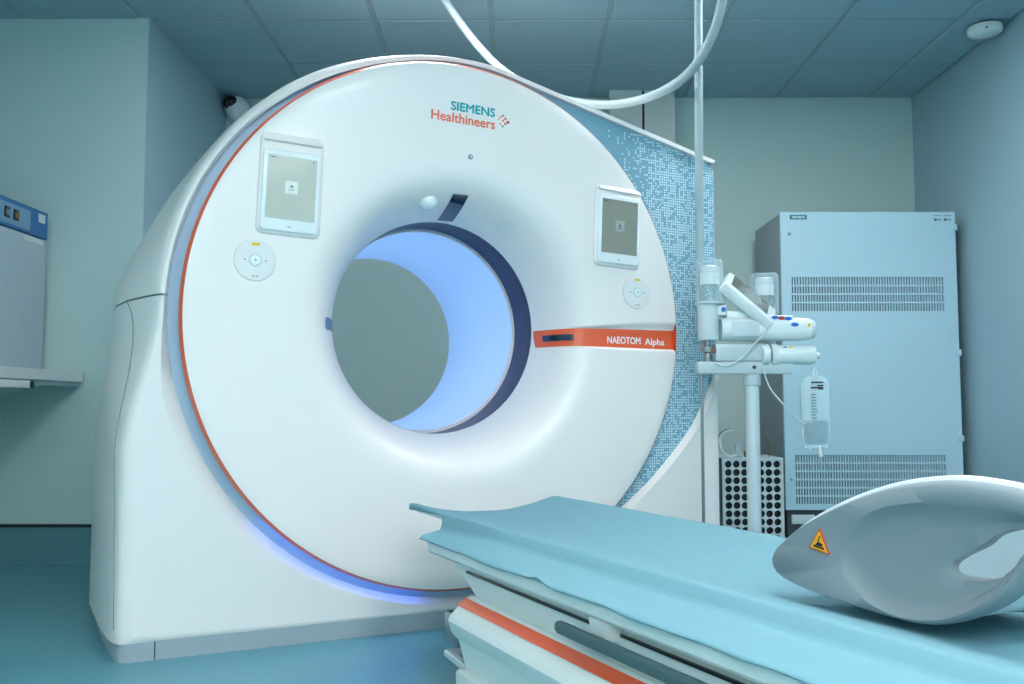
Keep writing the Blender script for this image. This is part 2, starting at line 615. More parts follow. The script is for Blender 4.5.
def upper_ring(r, y):
    """outline of the upper cover at one layer, from the left seam over the top to the right side"""
    close = r < .98
    rr = 1.0 if close else r
    rl = .976 if rr < .99 else .993 + (rr - 1) * .12
    out = []
    th0 = PI - math.asin((SEAMZ - GC) / rr)
    th1 = math.radians(76.7)
    n = 70
    front_fade = sstep(.05, .3, y)
    for k in range(n):
        th = lerp(th0, th1, k / (n - 1))
        w = sstep(math.radians(118), th1, th) if th < math.radians(118) else 0
        w = 0 if th >= math.radians(118) else 1 - sstep(th1, math.radians(118), th)
        dip = -.034 * math.exp(-((th - math.radians(145)) / math.radians(17)) ** 2) * front_fade
        top_in = dip - .026 * (1 - sstep(math.radians(95), math.radians(160), th)) * (1 - front_fade)
        re = lerp(rr + up_bump(th) * front_fade + top_in, rl, w)
        out.append((re * math.cos(th), GC + re * math.sin(th)))
    xr = 1.206 if rr >= .99 else 1.19
    c = Vector((0, GC)) + LN * rl
    u_end = (xr - .02 - c.x) / LT.x
    for k in range(1, 15):
        p = c + LT * (u_end * k / 14)
        out.append((p.x, p.y))
    p0 = Vector(out[-1])
    out += [(xr - .009, p0.y - .009), (xr, p0.y - .025)]
    z0 = p0.y - .025
    for k in range(1, 8):
        out.append((xr, lerp(z0, .97, k / 7)))
    if close:
        out = [(px * .62, GC + (pz - GC) * .62) for px, pz in out]
    nr = len(out) - 9
    def yy(k):
        if k >= nr and y < .2:
            return max(y, .12)
        if k >= 18 and abs(r - .985) < 1e-6:
            return lerp(y, .0465 if y < .07 else .075, sstep(18, 40, k))
        return y
    return [(px, yy(k), pz) for k, (px, pz) in enumerate(out)]


uc = B()
uc.loft([upper_ring(r, y) for r, y in UP], closed=False)
uc.build('upper_cover', M_WHITE2, G, angle=50)

# lower cover (left shoulder, foot, right shoulder) with the round cut-out
LOWX = [None, None, None, -1.07, -1.094, -1.11, -1.125, -1.143, -1.157, -1.172, -1.16, -1.08, None]
LOWXR = [None, None, None, 1.16, 1.182, 1.194, 1.202, 1.206, 1.206, 1.206, 1.19, 1.13, None]
LOWY = [.11, .08, .044, .044, .052, .08, .14, .3, .5, .74, .85, .93, .945]
NA, NB_, NC = 26, 40, 26


def lower_ring(i):
    out = []
    r = (.98, .98, 1.026)[i] if i < 3 else None
    chm = [(0.0, 0.0), (0, 0), (.024, -.024)]
    # C part, inner: from the arc out to the right edge
    cpts = crom([(.6965 + .003, GC - .6965), (.86, .515), (1.03, .69), (1.125, .845), (1.195, 1.0)], 10)

    def cpt(f):
        q = f * (len(cpts) - 1)
        a_, t = int(min(q, len(cpts) - 2)), 0
        t = q - a_
        return cpts[a_].lerp(cpts[a_ + 1], t)

    def inner(seg, f):
        if seg == 0:
            th = math.radians(lerp(180 - math.degrees(math.asin((SEAMZ - .006 - GC) / .985)), 225, f))
        elif seg == 1:
            th = math.radians(lerp(225, 315, f))
        rr = r
        if seg == 2:
            p = cpt(f)
            if i == 2:
                return (p.x + .026, p.y - .02)
            return (p.x, p.y)
        if i == 2:
            z_guess = GC + rr * math.sin(th)
            k = sstep(.75, 1.12, z_guess)
            rr = lerp(rr, .994, k)
            # a shallower chamfer right at the foot
            rr = lerp(rr, 1.003, sstep(.45, .1, z_guess))
            if seg == 1:
                fr_ = sstep(.75, 1.0, f)
                rr = lerp(rr, 1.022, fr_)
        return (rr * math.cos(th), GC + rr * math.sin(th))

    def outer(seg, f):
        k = i
        zb = .066 if k == 3 else .056
        if k == 12:
            k2 = 11
        else:
            k2 = k
        xl, xr, yy = LOWX[k2], LOWXR[k2], LOWY[k]
        if seg == 0:
            z = lerp(SEAMZ - .006, zb, f)
            ru = UP[k2][0]
            th = PI - math.asin(max(-1, min(1, (z - GC) / ru))) if z > GC - .5 else PI
            ff = sstep(.05, .3, UP[k2][1])
            xu = -math.sqrt(max(.0, (ru + .036 * ff) ** 2 - (SEAMZ - GC) ** 2))
            w = sstep(.62, 1.12, z)
            return (lerp(xl, xu, w), z)
        if seg == 1:
            return (lerp(xl, xr, f), zb)
        return (xr, lerp(zb, 1.0, f))

    pts = []
    for seg, n in ((0, NA), (1, NB_), (2, NC)):
        for k in range(0 if seg == 0 else 1, n + 1):
            f = k / n
            if i < 3:
                px, pz = inner(seg, f)
                y = LOWY[i]
            else:
                px, pz = outer(seg, f)
                y = LOWY[i]
                if seg == 0:
                    w = sstep(.62, 1.12, pz)
                    y = lerp(y, UP[i][1], w)
                if i == 12:
                    px, pz = px * .62, GC + (pz - GC) * .62
            pts.append((px, y, pz))
    return pts


lc = B()
lrs = [lower_ring(i) for i in range(13)]


def mid_ring(a_, b_, t):
    return [tuple(lerp(u, v, t) for u, v in zip(p, q)) for p, q in zip(a_, b_)]


lrs = lrs[:3] + [mid_ring(lrs[2], lrs[3], .05), mid_ring(lrs[2], lrs[3], .95)] + lrs[3:]
lc.loft(lrs, closed=False)
lc.build('lower_cover', M_WHITE2, G, angle=45)

# gaskets: the seam between the covers and the vertical corner joint
gk = B()
for sgn, zz in ((0, 0),):
    ring = []
    for (r, y) in UP[3:12]:
        ff = sstep(.05, .3, y)
        ring.append((-(math.sqrt((r + .036 * ff) ** 2 - (SEAMZ - GC) ** 2) - .004), y + .002, SEAMZ))
    gk.loft([[(p[0], p[1], SEAMZ - .012) for p in ring], [(p[0], p[1], SEAMZ + .012) for p in ring]], closed=False)
gk.build('seam_gasket', M_SEAM, G)
l5, l6, l7 = lower_ring(5), lower_ring(6), lower_ring(7)
path = []
for k in range(0, NA):
    q = 2 * (1 - (k / NA) ** .6)
    a_, b_, t = (l5, l6, q) if q < 1 else (l6, l7, q - 1)
    path.append(Vector(a_[k]).lerp(Vector(b_[k]), t))
B().tube(path, .0022, 6).build('corner_joint', M_SEAM, G)

# printed blue side panel behind the disc
pp = [(.86 * math.cos(math.radians(t)), GC + .86 * math.sin(math.radians(t))) for t in range(-50, 86, 8)]
outp = [(.10, 2.05), (.25, 2.03), (1.16, 1.815), (1.18, 1.79), (1.18, .96), (1.14, .80), (1.04, .63), (.68, .33)]
poly = pp + outp
pb = B()
pb.add([(x, .066, z) for x, z in poly], [tuple(range(len(poly)))])
pb.add([(1.18, .066, 1.79), (1.196, .076, 1.79), (1.205, .11, 1.79), (1.205, .4, 1.79), (1.18, .066, .96), (1.196, .076, .96), (1.205, .11, .96), (1.205, .4, .96)],
       [(0, 1, 5, 4), (1, 2, 6, 5), (2, 3, 7, 6)])
pb.build('printed_side_panel', M_PATTERN, G, angle=20)['label'] = 'blue panel printed with tiny pale squares'

# plinth: corner piece and long front piece
def plinth_outline(x0, x1, left_round):
    if left_round:
        pts = [(x1, .05)]
        pts += [(-1.06, .052), (-1.078, .055), (-1.092, .063), (-1.102, .078), (-1.109, .11), (-1.114, .15), (-1.128, .315), (-1.138, .43), (-1.152, .78), (x1, .78)]
        return pts
    return [(x0, .05), (x0, .78), (x1, .78), (x1, .10), (x1 - .04, .05)]


for nm, args in (('plinth', (-1.2, -.9955, True)), ('plinth', (-.9925, 1.18, False))):
    ol = plinth_outline(*args)
    B().loft([[(x, y, 0) for x, y in ol], [(x, y, .075) for x, y in ol]]).build(nm, M_PLINTH, G, angle=30)

# orange band with lettering and sensor window
bd = B()
nx = 70
rows = 8
vsl, fsl = [], []
for i in range(nx + 1):
    q = i / nx
    x = lerp(RB + .0035, .9535, q ** 1.0)
    for j in range(rows + 1):
        h = band_half(x) + .016 * sstep(.925, .9535, x) ** 2
        v = lerp(-h, h, j / rows)
        z = BZ + v
        r = math.hypot(x, z - GC)
        y = prof(min(r, .945)) + band_dent(x, BZ)
        if r > .942:
            y += (r - .942) * 1.0
        # lift along the surface normal
        dr = .001
        sl = (prof(r + dr) - prof(r - dr)) / (2 * dr)
        nl = math.hypot(1, sl)
        lift = .0022
        vsl.append((x + lift * sl / nl, y - lift / nl, z))
for i in range(nx):
    for j in range(rows):
        a_ = i * (rows + 1) + j
        fsl.append((a_, a_ + rows + 1, a_ + rows + 2, a_ + 1))
bd.add(vsl, fsl)
band = bd.build('accent_band', M_ORANGE, G, angle=60)
tb = B()
text_mesh(tb, 'NAEOTOM', width=.152, height=.027, centre=(.699, 1.0395), bold=.008)
o = tb.build('lettering', M_PRINTWHITE, band, smooth=False)
o.location = (0, .017 - .0035, 0)
tb = B()
text_mesh(tb, 'Alpha', width=.092, height=.033, centre=(.843, 1.0335), bold=.008)
o = tb.build('lettering', M_PRINTWHITE, band, smooth=False)
o.location = (0, .017 - .0035, 0)


def surf_patch(x0, x1, zf, zt, n=10, m=8, lift=.003, horizontal=True, dent=True):
    """patch lying on the front cover; (x,z) ranges in gantry coordinates"""
    b = B()
    vs_, fs = [], []
    for i in range(n + 1):
        for j in range(m + 1):
            x = lerp(x0, x1, i / n)
            z = lerp(zf, zt, j / m)
            r = max(RB + .001, math.hypot(x, z - GC))
            y = prof(r) + (band_dent(x, z) if dent else 0)
            dr = .001
            sl = (prof(r + dr) - prof(r - dr)) / (2 * dr)
            nl = math.hypot(1, sl)
            cx, cz = x / r, (z - GC) / r
            vs_.append((x + cx * lift * sl / nl, y - lift / nl, z + cz * lift * sl / nl))
    for i in range(n):
        for j in range(m):
            a_ = i * (m + 1) + j
            fs.append((a_, a_ + m + 1, a_ + m + 2, a_ + 1))
    b.add(vs_, fs)
    return b


surf_patch(.424, .492, BZ - .012, BZ + .012, 14, 3, .005).build('sensor_window', M_GLASSDARK, band)
surf_patch(-.009, .051, GC + RB + .006, GC + .479, 6, 16, .003).build('laser_window', M_GLASSDARK, G)
surf_patch(-.474, -RB - .004, 1.047, 1.087, 12, 4, .003).build('laser_window', mat('blue_window', rgb(30, 70, 150), .15, coat=.5), G)


def on_cover(x, z):
    r = math.hypot(x, z - GC)
    y = prof(r)
    sl = (prof(r + .001) - prof(r - .001)) / .002
    n = Vector((sl * x / r, -1, sl * (z - GC) / r)).normalized()
    return Vector((x, y, z)), n


def frame_at(p, n):
    up = Vector((0, 0, 1))
    xa = up.cross(n).normalized() * 1.0
    if xa.x < 0:
        xa = -xa
    za = n.cross(xa)
    # local: X right, Z up (approx), -Y out of the surface
    R = Matrix((xa, -n, xa.cross(-n))).transposed().to_4x4()
    R.translation = p
    return R


p, n = on_cover(-.09, 1.53)
Mk = frame_at(p, n)
B().lathe([(.0, -.026), (.012, -.0255), (.022, -.022), (.03, -.015), (.0335, -.006), (.0345, .006)], 28, axis='y', M=Mk).build('knob', M_TABLET, G)
p, n = on_cover(.227, 1.472)
Mk = frame_at(p, n)
dots = B()
for ring, cnt in ((0, 1), (.014, 6), (.028, 12), (.04, 16)):
    for k in range(cnt):
        a_ = 2 * PI * k / cnt
        dots.lathe([(.0, -.0012), (.0035, -.0012), (.0035, .002)], 6, axis='y', c=(ring * math.cos(a_), 0, ring * math.sin(a_)), M=Mk)
dots.build('speaker_grille', M_LIGHTGREY, G)
bt = B().lathe([(.0, -.004), (.008, -.004), (.0095, -.002), (.0095, .004)], 20, axis='y', c=(.037, 0, 1.69)).build('indicator_button', mat('indicator_mauve', rgb(150, 130, 150), .4), G)
B().lathe([(0, -.0045), (.0042, -.0045), (.0042, -.003)], 14, axis='y', c=(.037, 0, 1.69)).build('lens', M_LIGHTGREY, bt)

# logo on the upper part of the cover
lg = B()
text_mesh(lg, 'SIEMENS', width=.174, height=.0315, centre=(0, 0), bold=.011)
o = lg.build('logo_lettering', M_TEAL, G, smooth=False)
o.location = (.047, -.0015, 1.8695)
o.rotation_euler = (0, math.radians(1.6), 0)
o['label'] = 'teal SIEMENS lettering'
lg = B()
text_mesh(lg, 'Healthineers', width=.25, height=.035, centre=(0, 0), bold=.009)
o = lg.build('logo_lettering', M_CORAL, G, smooth=False)
o.location = (.009, -.0015, 1.8265)
o.rotation_euler = (0, math.radians(1.6), 0)
o['label'] = 'coral Healthineers lettering'
DOTS = [(.150, 1.845, .0033, M_CORAL), (.158, 1.855, .0038, M_CORAL), (.156, 1.829, .0036, M_CORAL), (.168, 1.862, .0042, M_GREYPRINT), (.168, 1.843, .0045, M_CORAL),
        (.166, 1.821, .0042, M_GREYPRINT), (.177, 1.851, .005, M_CORAL), (.176, 1.832, .005, M_CORAL), (.187, 1.839, .0058, M_MAGENTA)]
for (x, z, r, m_) in DOTS:
    B().lathe([(0, 0), (r, 0), (r, .001)], 14, axis='y').build('logo_dot', m_, G).location = (x, -.0015, z)


# tablets in their docks
def tablet(cx, cz, roll, scr_mat, lab, extra=0.0):
    t = B()
    rplate(t, .212, .318 + extra, .022, -.011, .006, .008, M=Matrix.Translation((0, 0, extra / 2)))
    dock = t.build('tablet_dock', M_WHITE, G, angle=50)
    dock.location = (cx, 0, cz)
    dock.rotation_euler = (0, math.radians(roll), 0)
    dock['label'] = lab
    ledge = B()
    ledge.loft([[(x * .19 / .2, y, z) for (x, y, z) in ((-.1, -.0105, .138), (-.1, -.0105, .152), (.1, -.0105, .152), (.1, -.0105, .138))],
                [(x, y, z) for (x, y, z) in ((-.096, -.024, .139), (-.092, -.018, .148), (.092, -.018, .148), (.096, -.024, .139))]])
    ledge.build('ledge', M_WHITE, dock).location = (0, 0, extra * .6)
    t = B()
    rplate(t, .192, .272, .014, -.021, -.009, .004)
    tb_ = t.build('tablet', M_TABLET, dock, angle=50)
    tb_.location = (0, 0, -.012)
    s = B()
    s.box(-.081, .081, -.0222, -.018, -.122 + .014, .122 - .018, 0)
    s.build('screen', scr_mat, dock, smooth=False)
    s = B()
    s.box(-.021, .021, -.0228, -.0221, -.022, .022, 0)
    s.build('dialog_box', mat('dialog_' + lab[:5], tuple(min(1, c * 1.25) for c in ((.62, .64, .58) if 'left' in lab else (.3, .31, .29))), .3), dock, smooth=False)
    for q in ((-.004, -.0006, -.0234, -.0229, -.001, .008), (.0012, .0048, -.0234, -.0229, -.001, .008), (-.009, .009, -.0234, -.0229, -.009, -.007),
              (-.074, -.055, -.0234, -.0221, .094, .097), (.066, .070, -.0234, -.0221, .092, .096), (-.006, .006, -.0226, -.0205, -.133, -.131)):
        B().box(*q).build('icon', M_DARKGREY, dock, smooth=False)


tablet(-.614, 1.503, 2.2, M_SCREENL, 'docked white tablet left of the bore', .022)
tablet(.662, 1.482, 2.4, M_SCREENR, 'docked white tablet right of the bore')


# round control pads
def dial(cx, cz, sc, lab):
    d = B()
    d.lathe([(.0, -.004), (.045, -.004), (.052, -.0045), (.064, -.005), (.069, -.003), (.071, .002)], 48, axis='y')
    o = d.build('control_pad', mat('pad_white_' + lab[-5:], (.82, .79, .77), .4), G, angle=60)
    o.location = (cx, 0, cz)
    o.scale = (sc, 1, sc)
    o['label'] = lab
    B().lathe([(.066, -.0052), (.0675, -.0058), (.069, -.0045)], 48, axis='y').build('rim', M_WHITE, o)
    bt_ = B().lathe([(0, -.009), (.014, -.009), (.0175, -.007), (.0185, -.003)], 28, axis='y').build('centre_button', M_TABLET, o)
    B().lathe([(.0185, -.0045), (.021, -.0055), (.022, -.003)], 28, axis='y').build('button_ring', M_LIGHTGREY, o)
    for q in ((-.005, .005, -.0096, -.009, -.001, .001), (-.001, .001, -.0096, -.009, -.005, .005), (-.037, -.031, -.0052, -.004, -.002, .002), (.031, .037, -.0052, -.004, -.002, .002),
              (-.010, -.003, -.0058, -.004, -.056, -.052), (.002, .009, -.0058, -.004, -.056, -.052)):
        B().box(*q).build('symbol', M_GREYPRINT, o, smooth=False)
    B().box(-.013, .013, -.0062, -.004, .049, .058).build('yellow_label', M_YELLOW, o, smooth=False)


dial(-.723, 1.257, .98, 'round white control pad left')
dial(.752, 1.23, .93, 'round white control pad right')

# ------------------------------------------------------------------ patient table
TA = math.radians(26.7)
T = tag(empty('patient_table', (-.2027, 3.2419, 0), TA), 'white scanner patient table with orange stripe, lowered in front of bore', 'patient table')
YN = -2.62      # near end of the table


def section_loft(b, sec, ys_, scale=None):
    rings = []
    for i, y in enumerate(ys_):
        k = scale[i] if scale else (1, 1)
        cz = sum(p[1] for p in sec) / len(sec)
        rings.append([(x * k[0], y, cz + (z - cz) * k[1]) for x, z in sec])
    b.loft(rings)
    return b


# curved cradle
def cradle_z(x):
    return .428 + .042 * (abs(x) / .262) ** 2.2


sec = [(x, cradle_z(x)) for x in [lerp(-.262, .262, k / 24) for k in range(25)]]
sec += [(x * .985, cradle_z(x) - .02) for x in [lerp(.262, -.262, k / 24) for k in range(25)]]
cr = B()
cr.loft([[(x * .97, -.245, z) for x, z in sec], [(x, -.262, z) for x, z in sec], [(x, YN + .05, z) for x, z in sec]])
cr.build('cradle', M_TABLE, T, angle=40)
# wide carrier below the cradle
sec = [(-.372, .423), (-.377, .418), (-.377, .396), (-.37, .389), (.37, .389), (.377, .396), (.377, .418), (.372, .423)]
section_loft(B(), sec, [-.655, -.662, YN], [(.98, .9), (1, 1), (1, 1)]).build('carrier', M_TABLE, T, angle=30)
# beam with slot
bm_ = B()
bm_.loft([[(-.335, -.74, .389), (-.34, -.755, .378), (-.33, -.90, .300), (.33, -.90, .300), (.34, -.755, .378), (.335, -.74, .389)],
          [(-.335, YN + .1, .389), (-.34, YN + .1, .378), (-.33, YN + .1, .300), (.33, YN + .1, .300), (.34, YN + .1, .378), (.335, YN + .1, .389)]])
bm_.build('beam', M_TABLE, T, angle=20)
for s in (-1, 1):
    B().box(s * .3425 - .003, s * .3425 + .003, YN + .12, -.85, .362, .3675).build('slot', M_BLACK, T, smooth=False)
# base cover with the orange stripe
sec = [(-.339, .306), (-.347, .300), (-.367, .285), (-.392, .262), (-.397, .252), (-.389, .226), (-.376, .208), (-.36, .205)]
secf = sec + [(-x, z) for x, z in sec[::-1]]
bc = B()
bc.loft([[(x * .985, -.846, .256 + (z - .256) * .95) for x, z in secf], [(x, -.858, z) for x, z in secf], [(x, YN, z) for x, z in secf]])
bc.build('base_cover', M_TABLE, T, angle=20)
for s in (-1, 1):
    st = B()
    off = .0015
    st.loft([[(s * (-.3465 - off), y, .3005 + off), (s * (-.3685 - off), y, .284 + off), (s * (-.366), y, .283), (s * (-.346), y, .299)] for y in (-.853, YN)])
    st.build('orange_stripe', M_ORANGE, T, smooth=False)
sec = [(-.376, .208), (-.353, .125), (-.353, .12)]
secf = sec + [(-x, z) for x, z in sec[::-1]]
lb = B()
lb.loft([[(x, -.875, z) for x, z in secf], [(x, YN, z) for x, z in secf]])
lb.build('lower_body', M_TABLE, T, angle=20)
ft = B()
ft.box(-.378, .378, YN, -.853, .0, .132, r=.012, seg=2)
ft.build('foot_block', M_TABLE, T)
# rails with their brackets
for s in (-1, 1):
    rl = B()
    pts = rrect(.018, .026, .008, 4)
    rings = []
    for y, k in ((-1.388, .3), (-1.392, .75), (-1.402, 1), (YN + .1, 1)):
        rings.append([(s * -.384 + px * k, y, .3505 + pz * k) for px, pz in pts])
    rl.loft(rings)
    r_ = rl.build('side_rail', M_RAIL, T, angle=40)
    for y in (-1.53, -2.2):
        bk = B()
        bk.loft([[(s * -.335, y - .028, .352), (s * -.335, y - .028, .392), (s * -.335, y + .03, .392), (s * -.335, y + .03, .352)],
                 [(s * -.372, y - .018, .353), (s * -.378, y - .028, .384), (s * -.378, y + .03, .388), (s * -.372, y + .026, .353)]])
        bk.build('rail_bracket', M_TABLE, r_, smooth=False)
# pedal on its bracket at the gantry end
B().box(-.302, -.266, -.70, -.60, .135, .215, r=.004).build('bracket_post', M_STEEL, T)
pd = B()
pd.loft([[(x * k, y, z + dz) for x, y, dz in ((-.318, -.64, .012), (-.318, -.85, 0), (-.20, -.85, 0), (-.20, -.64, .012))] for z, k in ((.092, 1), (.104, 1.0), (.108, .985))])
pd.build('foot_pedal', M_LIGHTGREY, T, smooth=False)
B().box(-.30, -.215, -.84, -.655, .112, .1175, r=.002).build('pedal_pad', M_STEEL, T)
B().box(-.30, .2, -.86, -.60, .19, .215, r=.006).build('link_arm', M_DARKGREY, T)

# sheet over the cradle and the carrier shoulders
def sheet_z(x, y):
    ax = abs(x)
    if ax <= .268:
        z = cradle_z(min(ax, .262)) + .005
        e = sstep(.235, .268, ax)
        z -= .004 * e * e
    else:
        t = (ax - .268) / .018
        low = lerp(.4275, .4275 + .016 * max(0, 1 - (ax - .286) / .075), sstep(-.56, -.95, y))
        z = lerp(cradle_z(.262) + .001, low, sstep(0, 1, t))
    # soft wrinkles
    w = noise.noise(Vector((x * 5.0, y * 2.2, 1.3))) * .004 + noise.noise(Vector((x * 14 + y * 3, y * 6, 4.0))) * .0018
    if ax > .285:
        w += .006 * math.exp(-((ax - .318) / .02) ** 2) * max(0, .55 + .9 * noise.noise(Vector((y * 2.6, 8, x)))) * sstep(-.55, -.85, y)
    if x < -.262:
        w += .004 * math.exp(-((ax - .30) / .02) ** 2) * noise.noise(Vector((y * 4, 2, 7)))
        w = max(w, -.001)
    z += w if ax < .24 or ax > .30 else w * .5
    # diagonal crease across the middle
    z += .0045 * math.exp(-((x - .13 - (y + .5) * .35) / .018) ** 2) * sstep(-.9, -.6, y) * sstep(-.15, -.45, y)
    return max(z, .426 if ax > .3 else 0)


sh = B()
sx_ = [-.392, -.388, -.38, -.365, -.345, -.325, -.312, -.304, -.296, -.288, -.28, -.272, -.266, -.258, -.245] + [lerp(-.23, .23, k / 30) for k in range(31)]
sx_ += [-v for v in sx_[:15][::-1]]
sy_ = [-.215, -.218] + [lerp(-.225, YN - .02, k / 150) for k in range(151)]
idx = {}
vsl, fsl = [], []
for i, y_row in enumerate(sy_):
    for j, x in enumerate(sx_):
        y = y_row
        z = sheet_z(x, y)
        if i == 0:
            z -= .018
        elif i == 1:
            z -= .004
        yy, xx = y, x
        if abs(x) > .268:      # the side flaps start further back, cut at a slant
            ys0 = -.515 - (abs(x) - .268) * 1.05
            yy = lerp(ys0, YN - .02, (y + .215) / (YN - .02 + .215))
            y = yy
            z = sheet_z(x, y)
        if abs(x) > .386:
            hem = noise.noise(Vector((y * 9, x, 3))) * .5 + .5 + .9 * math.exp(-((y + 1.32) / .03) ** 2) * -1.2
            z = .4265 - .009 * hem if abs(x) > .39 else .4265 - .003 * hem
            xx = x + (.004 * noise.noise(Vector((y * 6, 5, x))))
        idx[(i, j)] = len(vsl)
        vsl.append((xx, yy, z))
for i in range(len(sy_) - 1):
    for j in range(len(sx_) - 1):
        xm = abs(sx_[j] + sx_[j + 1]) / 2
        fsl.append((idx[(i, j)], idx[(i, j + 1)], idx[(i + 1, j + 1)], idx[(i + 1, j)]))
sh.add(vsl, fsl)
sheet = sh.build('bed_sheet', M_SHEET, None, angle=80)
bmx = bmesh.new()
bmx.from_mesh(sheet.data)
bmesh.ops.delete(bmx, geom=[v for v in bmx.verts if not v.link_faces], context='VERTS')
bmx.to_mesh(sheet.data)
bmx.free()
sheet.location = T.location
sheet.rotation_euler = T.rotation_euler
sol = sheet.modifiers.new('thickness', 'SOLIDIFY')
sol.thickness = .0025
sol.offset = 1
tag(sheet, 'light blue paper sheet spread over the patient table', 'sheet')

# ------------------------------------------------------------------ head support lying on the sheet
H = tag(empty('head_support', T.location, TA), 'grey moulded head support with handle hole lying on the blue sheet', 'head support')
HX = -.12
OUT = [(-1.703, .505), (-1.708, .520), (-1.722, .536), (-1.783, .582), (-1.875, .630), (-1.958, .662), (-2.033, .680), (-2.1, .687), (-2.162, .684), (-2.197, .678), (-2.245, .664), (-2.275, .645),
       (-2.272, .626), (-2.24, .606), (-2.21, .585), (-2.192, .563), (-2.171, .532), (-2.132, .500), (-2.076, .472), (-2.024, .459), (-1.97, .457), (-1.869, .462), (-1.779, .470), (-1.731, .479), (-1.71, .490)]
HOLE = [(-2.071, .541), (-2.069, .553), (-2.088, .568), (-2.12, .586), (-2.147, .607), (-2.194, .621), (-2.225, .622), (-2.205, .605), (-2.18, .585), (-2.161, .557), (-2.13, .543), (-2.095, .539)]
REC = [(-1.868, .52), (-1.876, .56), (-1.905, .598), (-1.957, .63), (-2.049, .65), (-2.138, .655), (-2.195, .650), (-2.25, .640), (-2.245, .620), (-2.205, .585), (-2.165, .535), (-2.125, .503), (-2.07, .478), (-2.02, .466), (-1.96, .466), (-1.90, .487)]
OUT = [(y, z - .009 * max(0, (z - .5) / .187)) for y, z in OUT]
REC = [(y, z - .009 * max(0, (z - .5) / .187)) for y, z in REC]
HCEN = Vector((-2.125, .573))


def closed_crom(pts, n=6):
    P = [Vector(p) for p in pts]
    m = len(P)
    out = []
    for i in range(m):
        a_, b_, c_, d_ = P[i - 1], P[i], P[(i + 1) % m], P[(i + 2) % m]
        for k in range(n):
            t = k / n
            out.append(0.5 * ((2 * b_) + (c_ - a_) * t + (2 * a_ - 5 * b_ + 4 * c_ - d_) * t * t + (3 * b_ - a_ - 3 * c_ + d_) * t ** 3))
    return out


def ray_hit(poly, ang):
    d = Vector((math.cos(ang), math.sin(ang)))
    best = 0
    m = len(poly)
    for i in range(m):
        p, q = poly[i] - HCEN, poly[(i + 1) % m] - HCEN
        e = q - p
        den = d.x * e.y - d.y * e.x
        if abs(den) < 1e-12:
            continue
        t = (p.x * e.y - p.y * e.x) / den
        s = (p.x * d.y - p.y * d.x) / den
        if -1e-6 <= s <= 1 + 1e-6 and t > best:
            best = t
    return HCEN + d * best


oc, hc, rc = closed_crom(OUT), closed_crom(HOLE, 4), closed_crom(REC)
# sample angles evenly along the outline
hang = [2 * PI * k / 240 for k in range(240)]
ro = [ray_hit(oc, t) for t in hang]
rh = [ray_hit(hc, t) for t in hang]
rr_ = [ray_hit(rc, t) for t in hang]
rr_ = [HCEN + (o - HCEN).normalized() * min((r - HCEN).length, (o - HCEN).length - .012) for r, o in zip(rr_, ro)]
rr_ = [HCEN + (r - HCEN).normalized() * max((r - HCEN).length, (h - HCEN).length + .007) for r, h in zip(rr_, rh)]
for _ in range(8):
    ln_ = [(r - HCEN).length for r in rr_]
    ln_ = [(ln_[k - 1] + 2 * ln_[k] + ln_[(k + 1) % len(ln_)]) / 4 for k in range(len(ln_))]
    rr_ = [HCEN + (r - HCEN).normalized() * q for r, q in zip(rr_, ln_)]


def ring_at(pts, x):
    return [(x, p.x, p.y) for p in pts]


def inset(a_, b_, t):
    return [p.lerp(q, t) for p, q in zip(a_, b_)]


def inset_d(a_, b_, d):
    return [p + (q - p).normalized() * min(d, (q - p).length * .5) for p, q in zip(a_, b_)]


def side_wall(s, name):
    b = B()
    b.loft([ring_at(rh, s * (HX + .034)), ring_at(ro, s * (HX + .034)), ring_at(ro, s * (HX + .012)), ring_at(inset_d(ro, rr_, .004), s * (HX + .004)),
            ring_at(inset_d(ro, rr_, .009), s * HX), ring_at(rr_, s * (HX - .002)), ring_at(inset_d(rr_, rh, .007), s * (HX + .003)), ring_at(inset_d(rr_, rh, .02), s * (HX + .011)),
            ring_at(inset_d(rr_, rh, .04), s * (HX + .015)), ring_at(inset(rr_, rh, .6), s * (HX + .016)), ring_at(inset(rr_, rh, .95), s * (HX + .016)), ring_at(rh, s * (HX + .02)), ring_at(rh, s * (HX + .034))], caps=False)
    return b.build(name, M_SUPPORT, H, angle=50)


side_wall(1, 'side_wall')
fw = B()
fo = [Vector((p.x, min(p.y, .455 + (p.y - .455) * .72))) for p in ro]
fw.loft([ring_at(inset_d(fo, [HCEN] * len(fo), .006), .086), ring_at(fo, .092), ring_at(fo, .112), ring_at(inset_d(fo, [HCEN] * len(fo), .01), .12)])
fw.build('far_wall', M_SUPPORT, H, angle=50)
ll = B()
li = inset_d(fo, [HCEN] * len(fo), .004)
ll.loft([ring_at(li, .0815), ring_at(li, .087)])
ll.build('lining', mat('lining_pale', (.40, .52, .57), .5), H, angle=50)
# trough between the walls and pale lining rims
tr = B()
prof_t = [(-1.735, .535), (-1.78, .512), (-1.87, .490), (-1.97, .482), (-2.06, .490), (-2.12, .512), (-2.16, .545)]
prof_t = [tuple(p) for p in crom(prof_t, 4)]
nx_ = 16
vsl, fsl = [], []
for (y, z) in prof_t:
    for j in range(nx_ + 1):
        x = lerp(-.09, .09, j / nx_)
        vsl.append((x, y, z + .02 * (abs(x) / .09) ** 3))
for (y, z) in prof_t:
    for j in range(nx_ + 1):
        x = lerp(-.09, .09, j / nx_)
        vsl.append((x, y, z - .018))
m_ = nx_ + 1
L_ = len(prof_t)
for i in range(L_ - 1):
    for j in range(nx_):
        fsl.append((i * m_ + j, i * m_ + j + 1, (i + 1) * m_ + j + 1, (i + 1) * m_ + j))
        k = L_ * m_
        fsl.append((k + i * m_ + j, k + (i + 1) * m_ + j, k + (i + 1) * m_ + j + 1, k + i * m_ + j + 1))
tr.add(vsl, fsl)
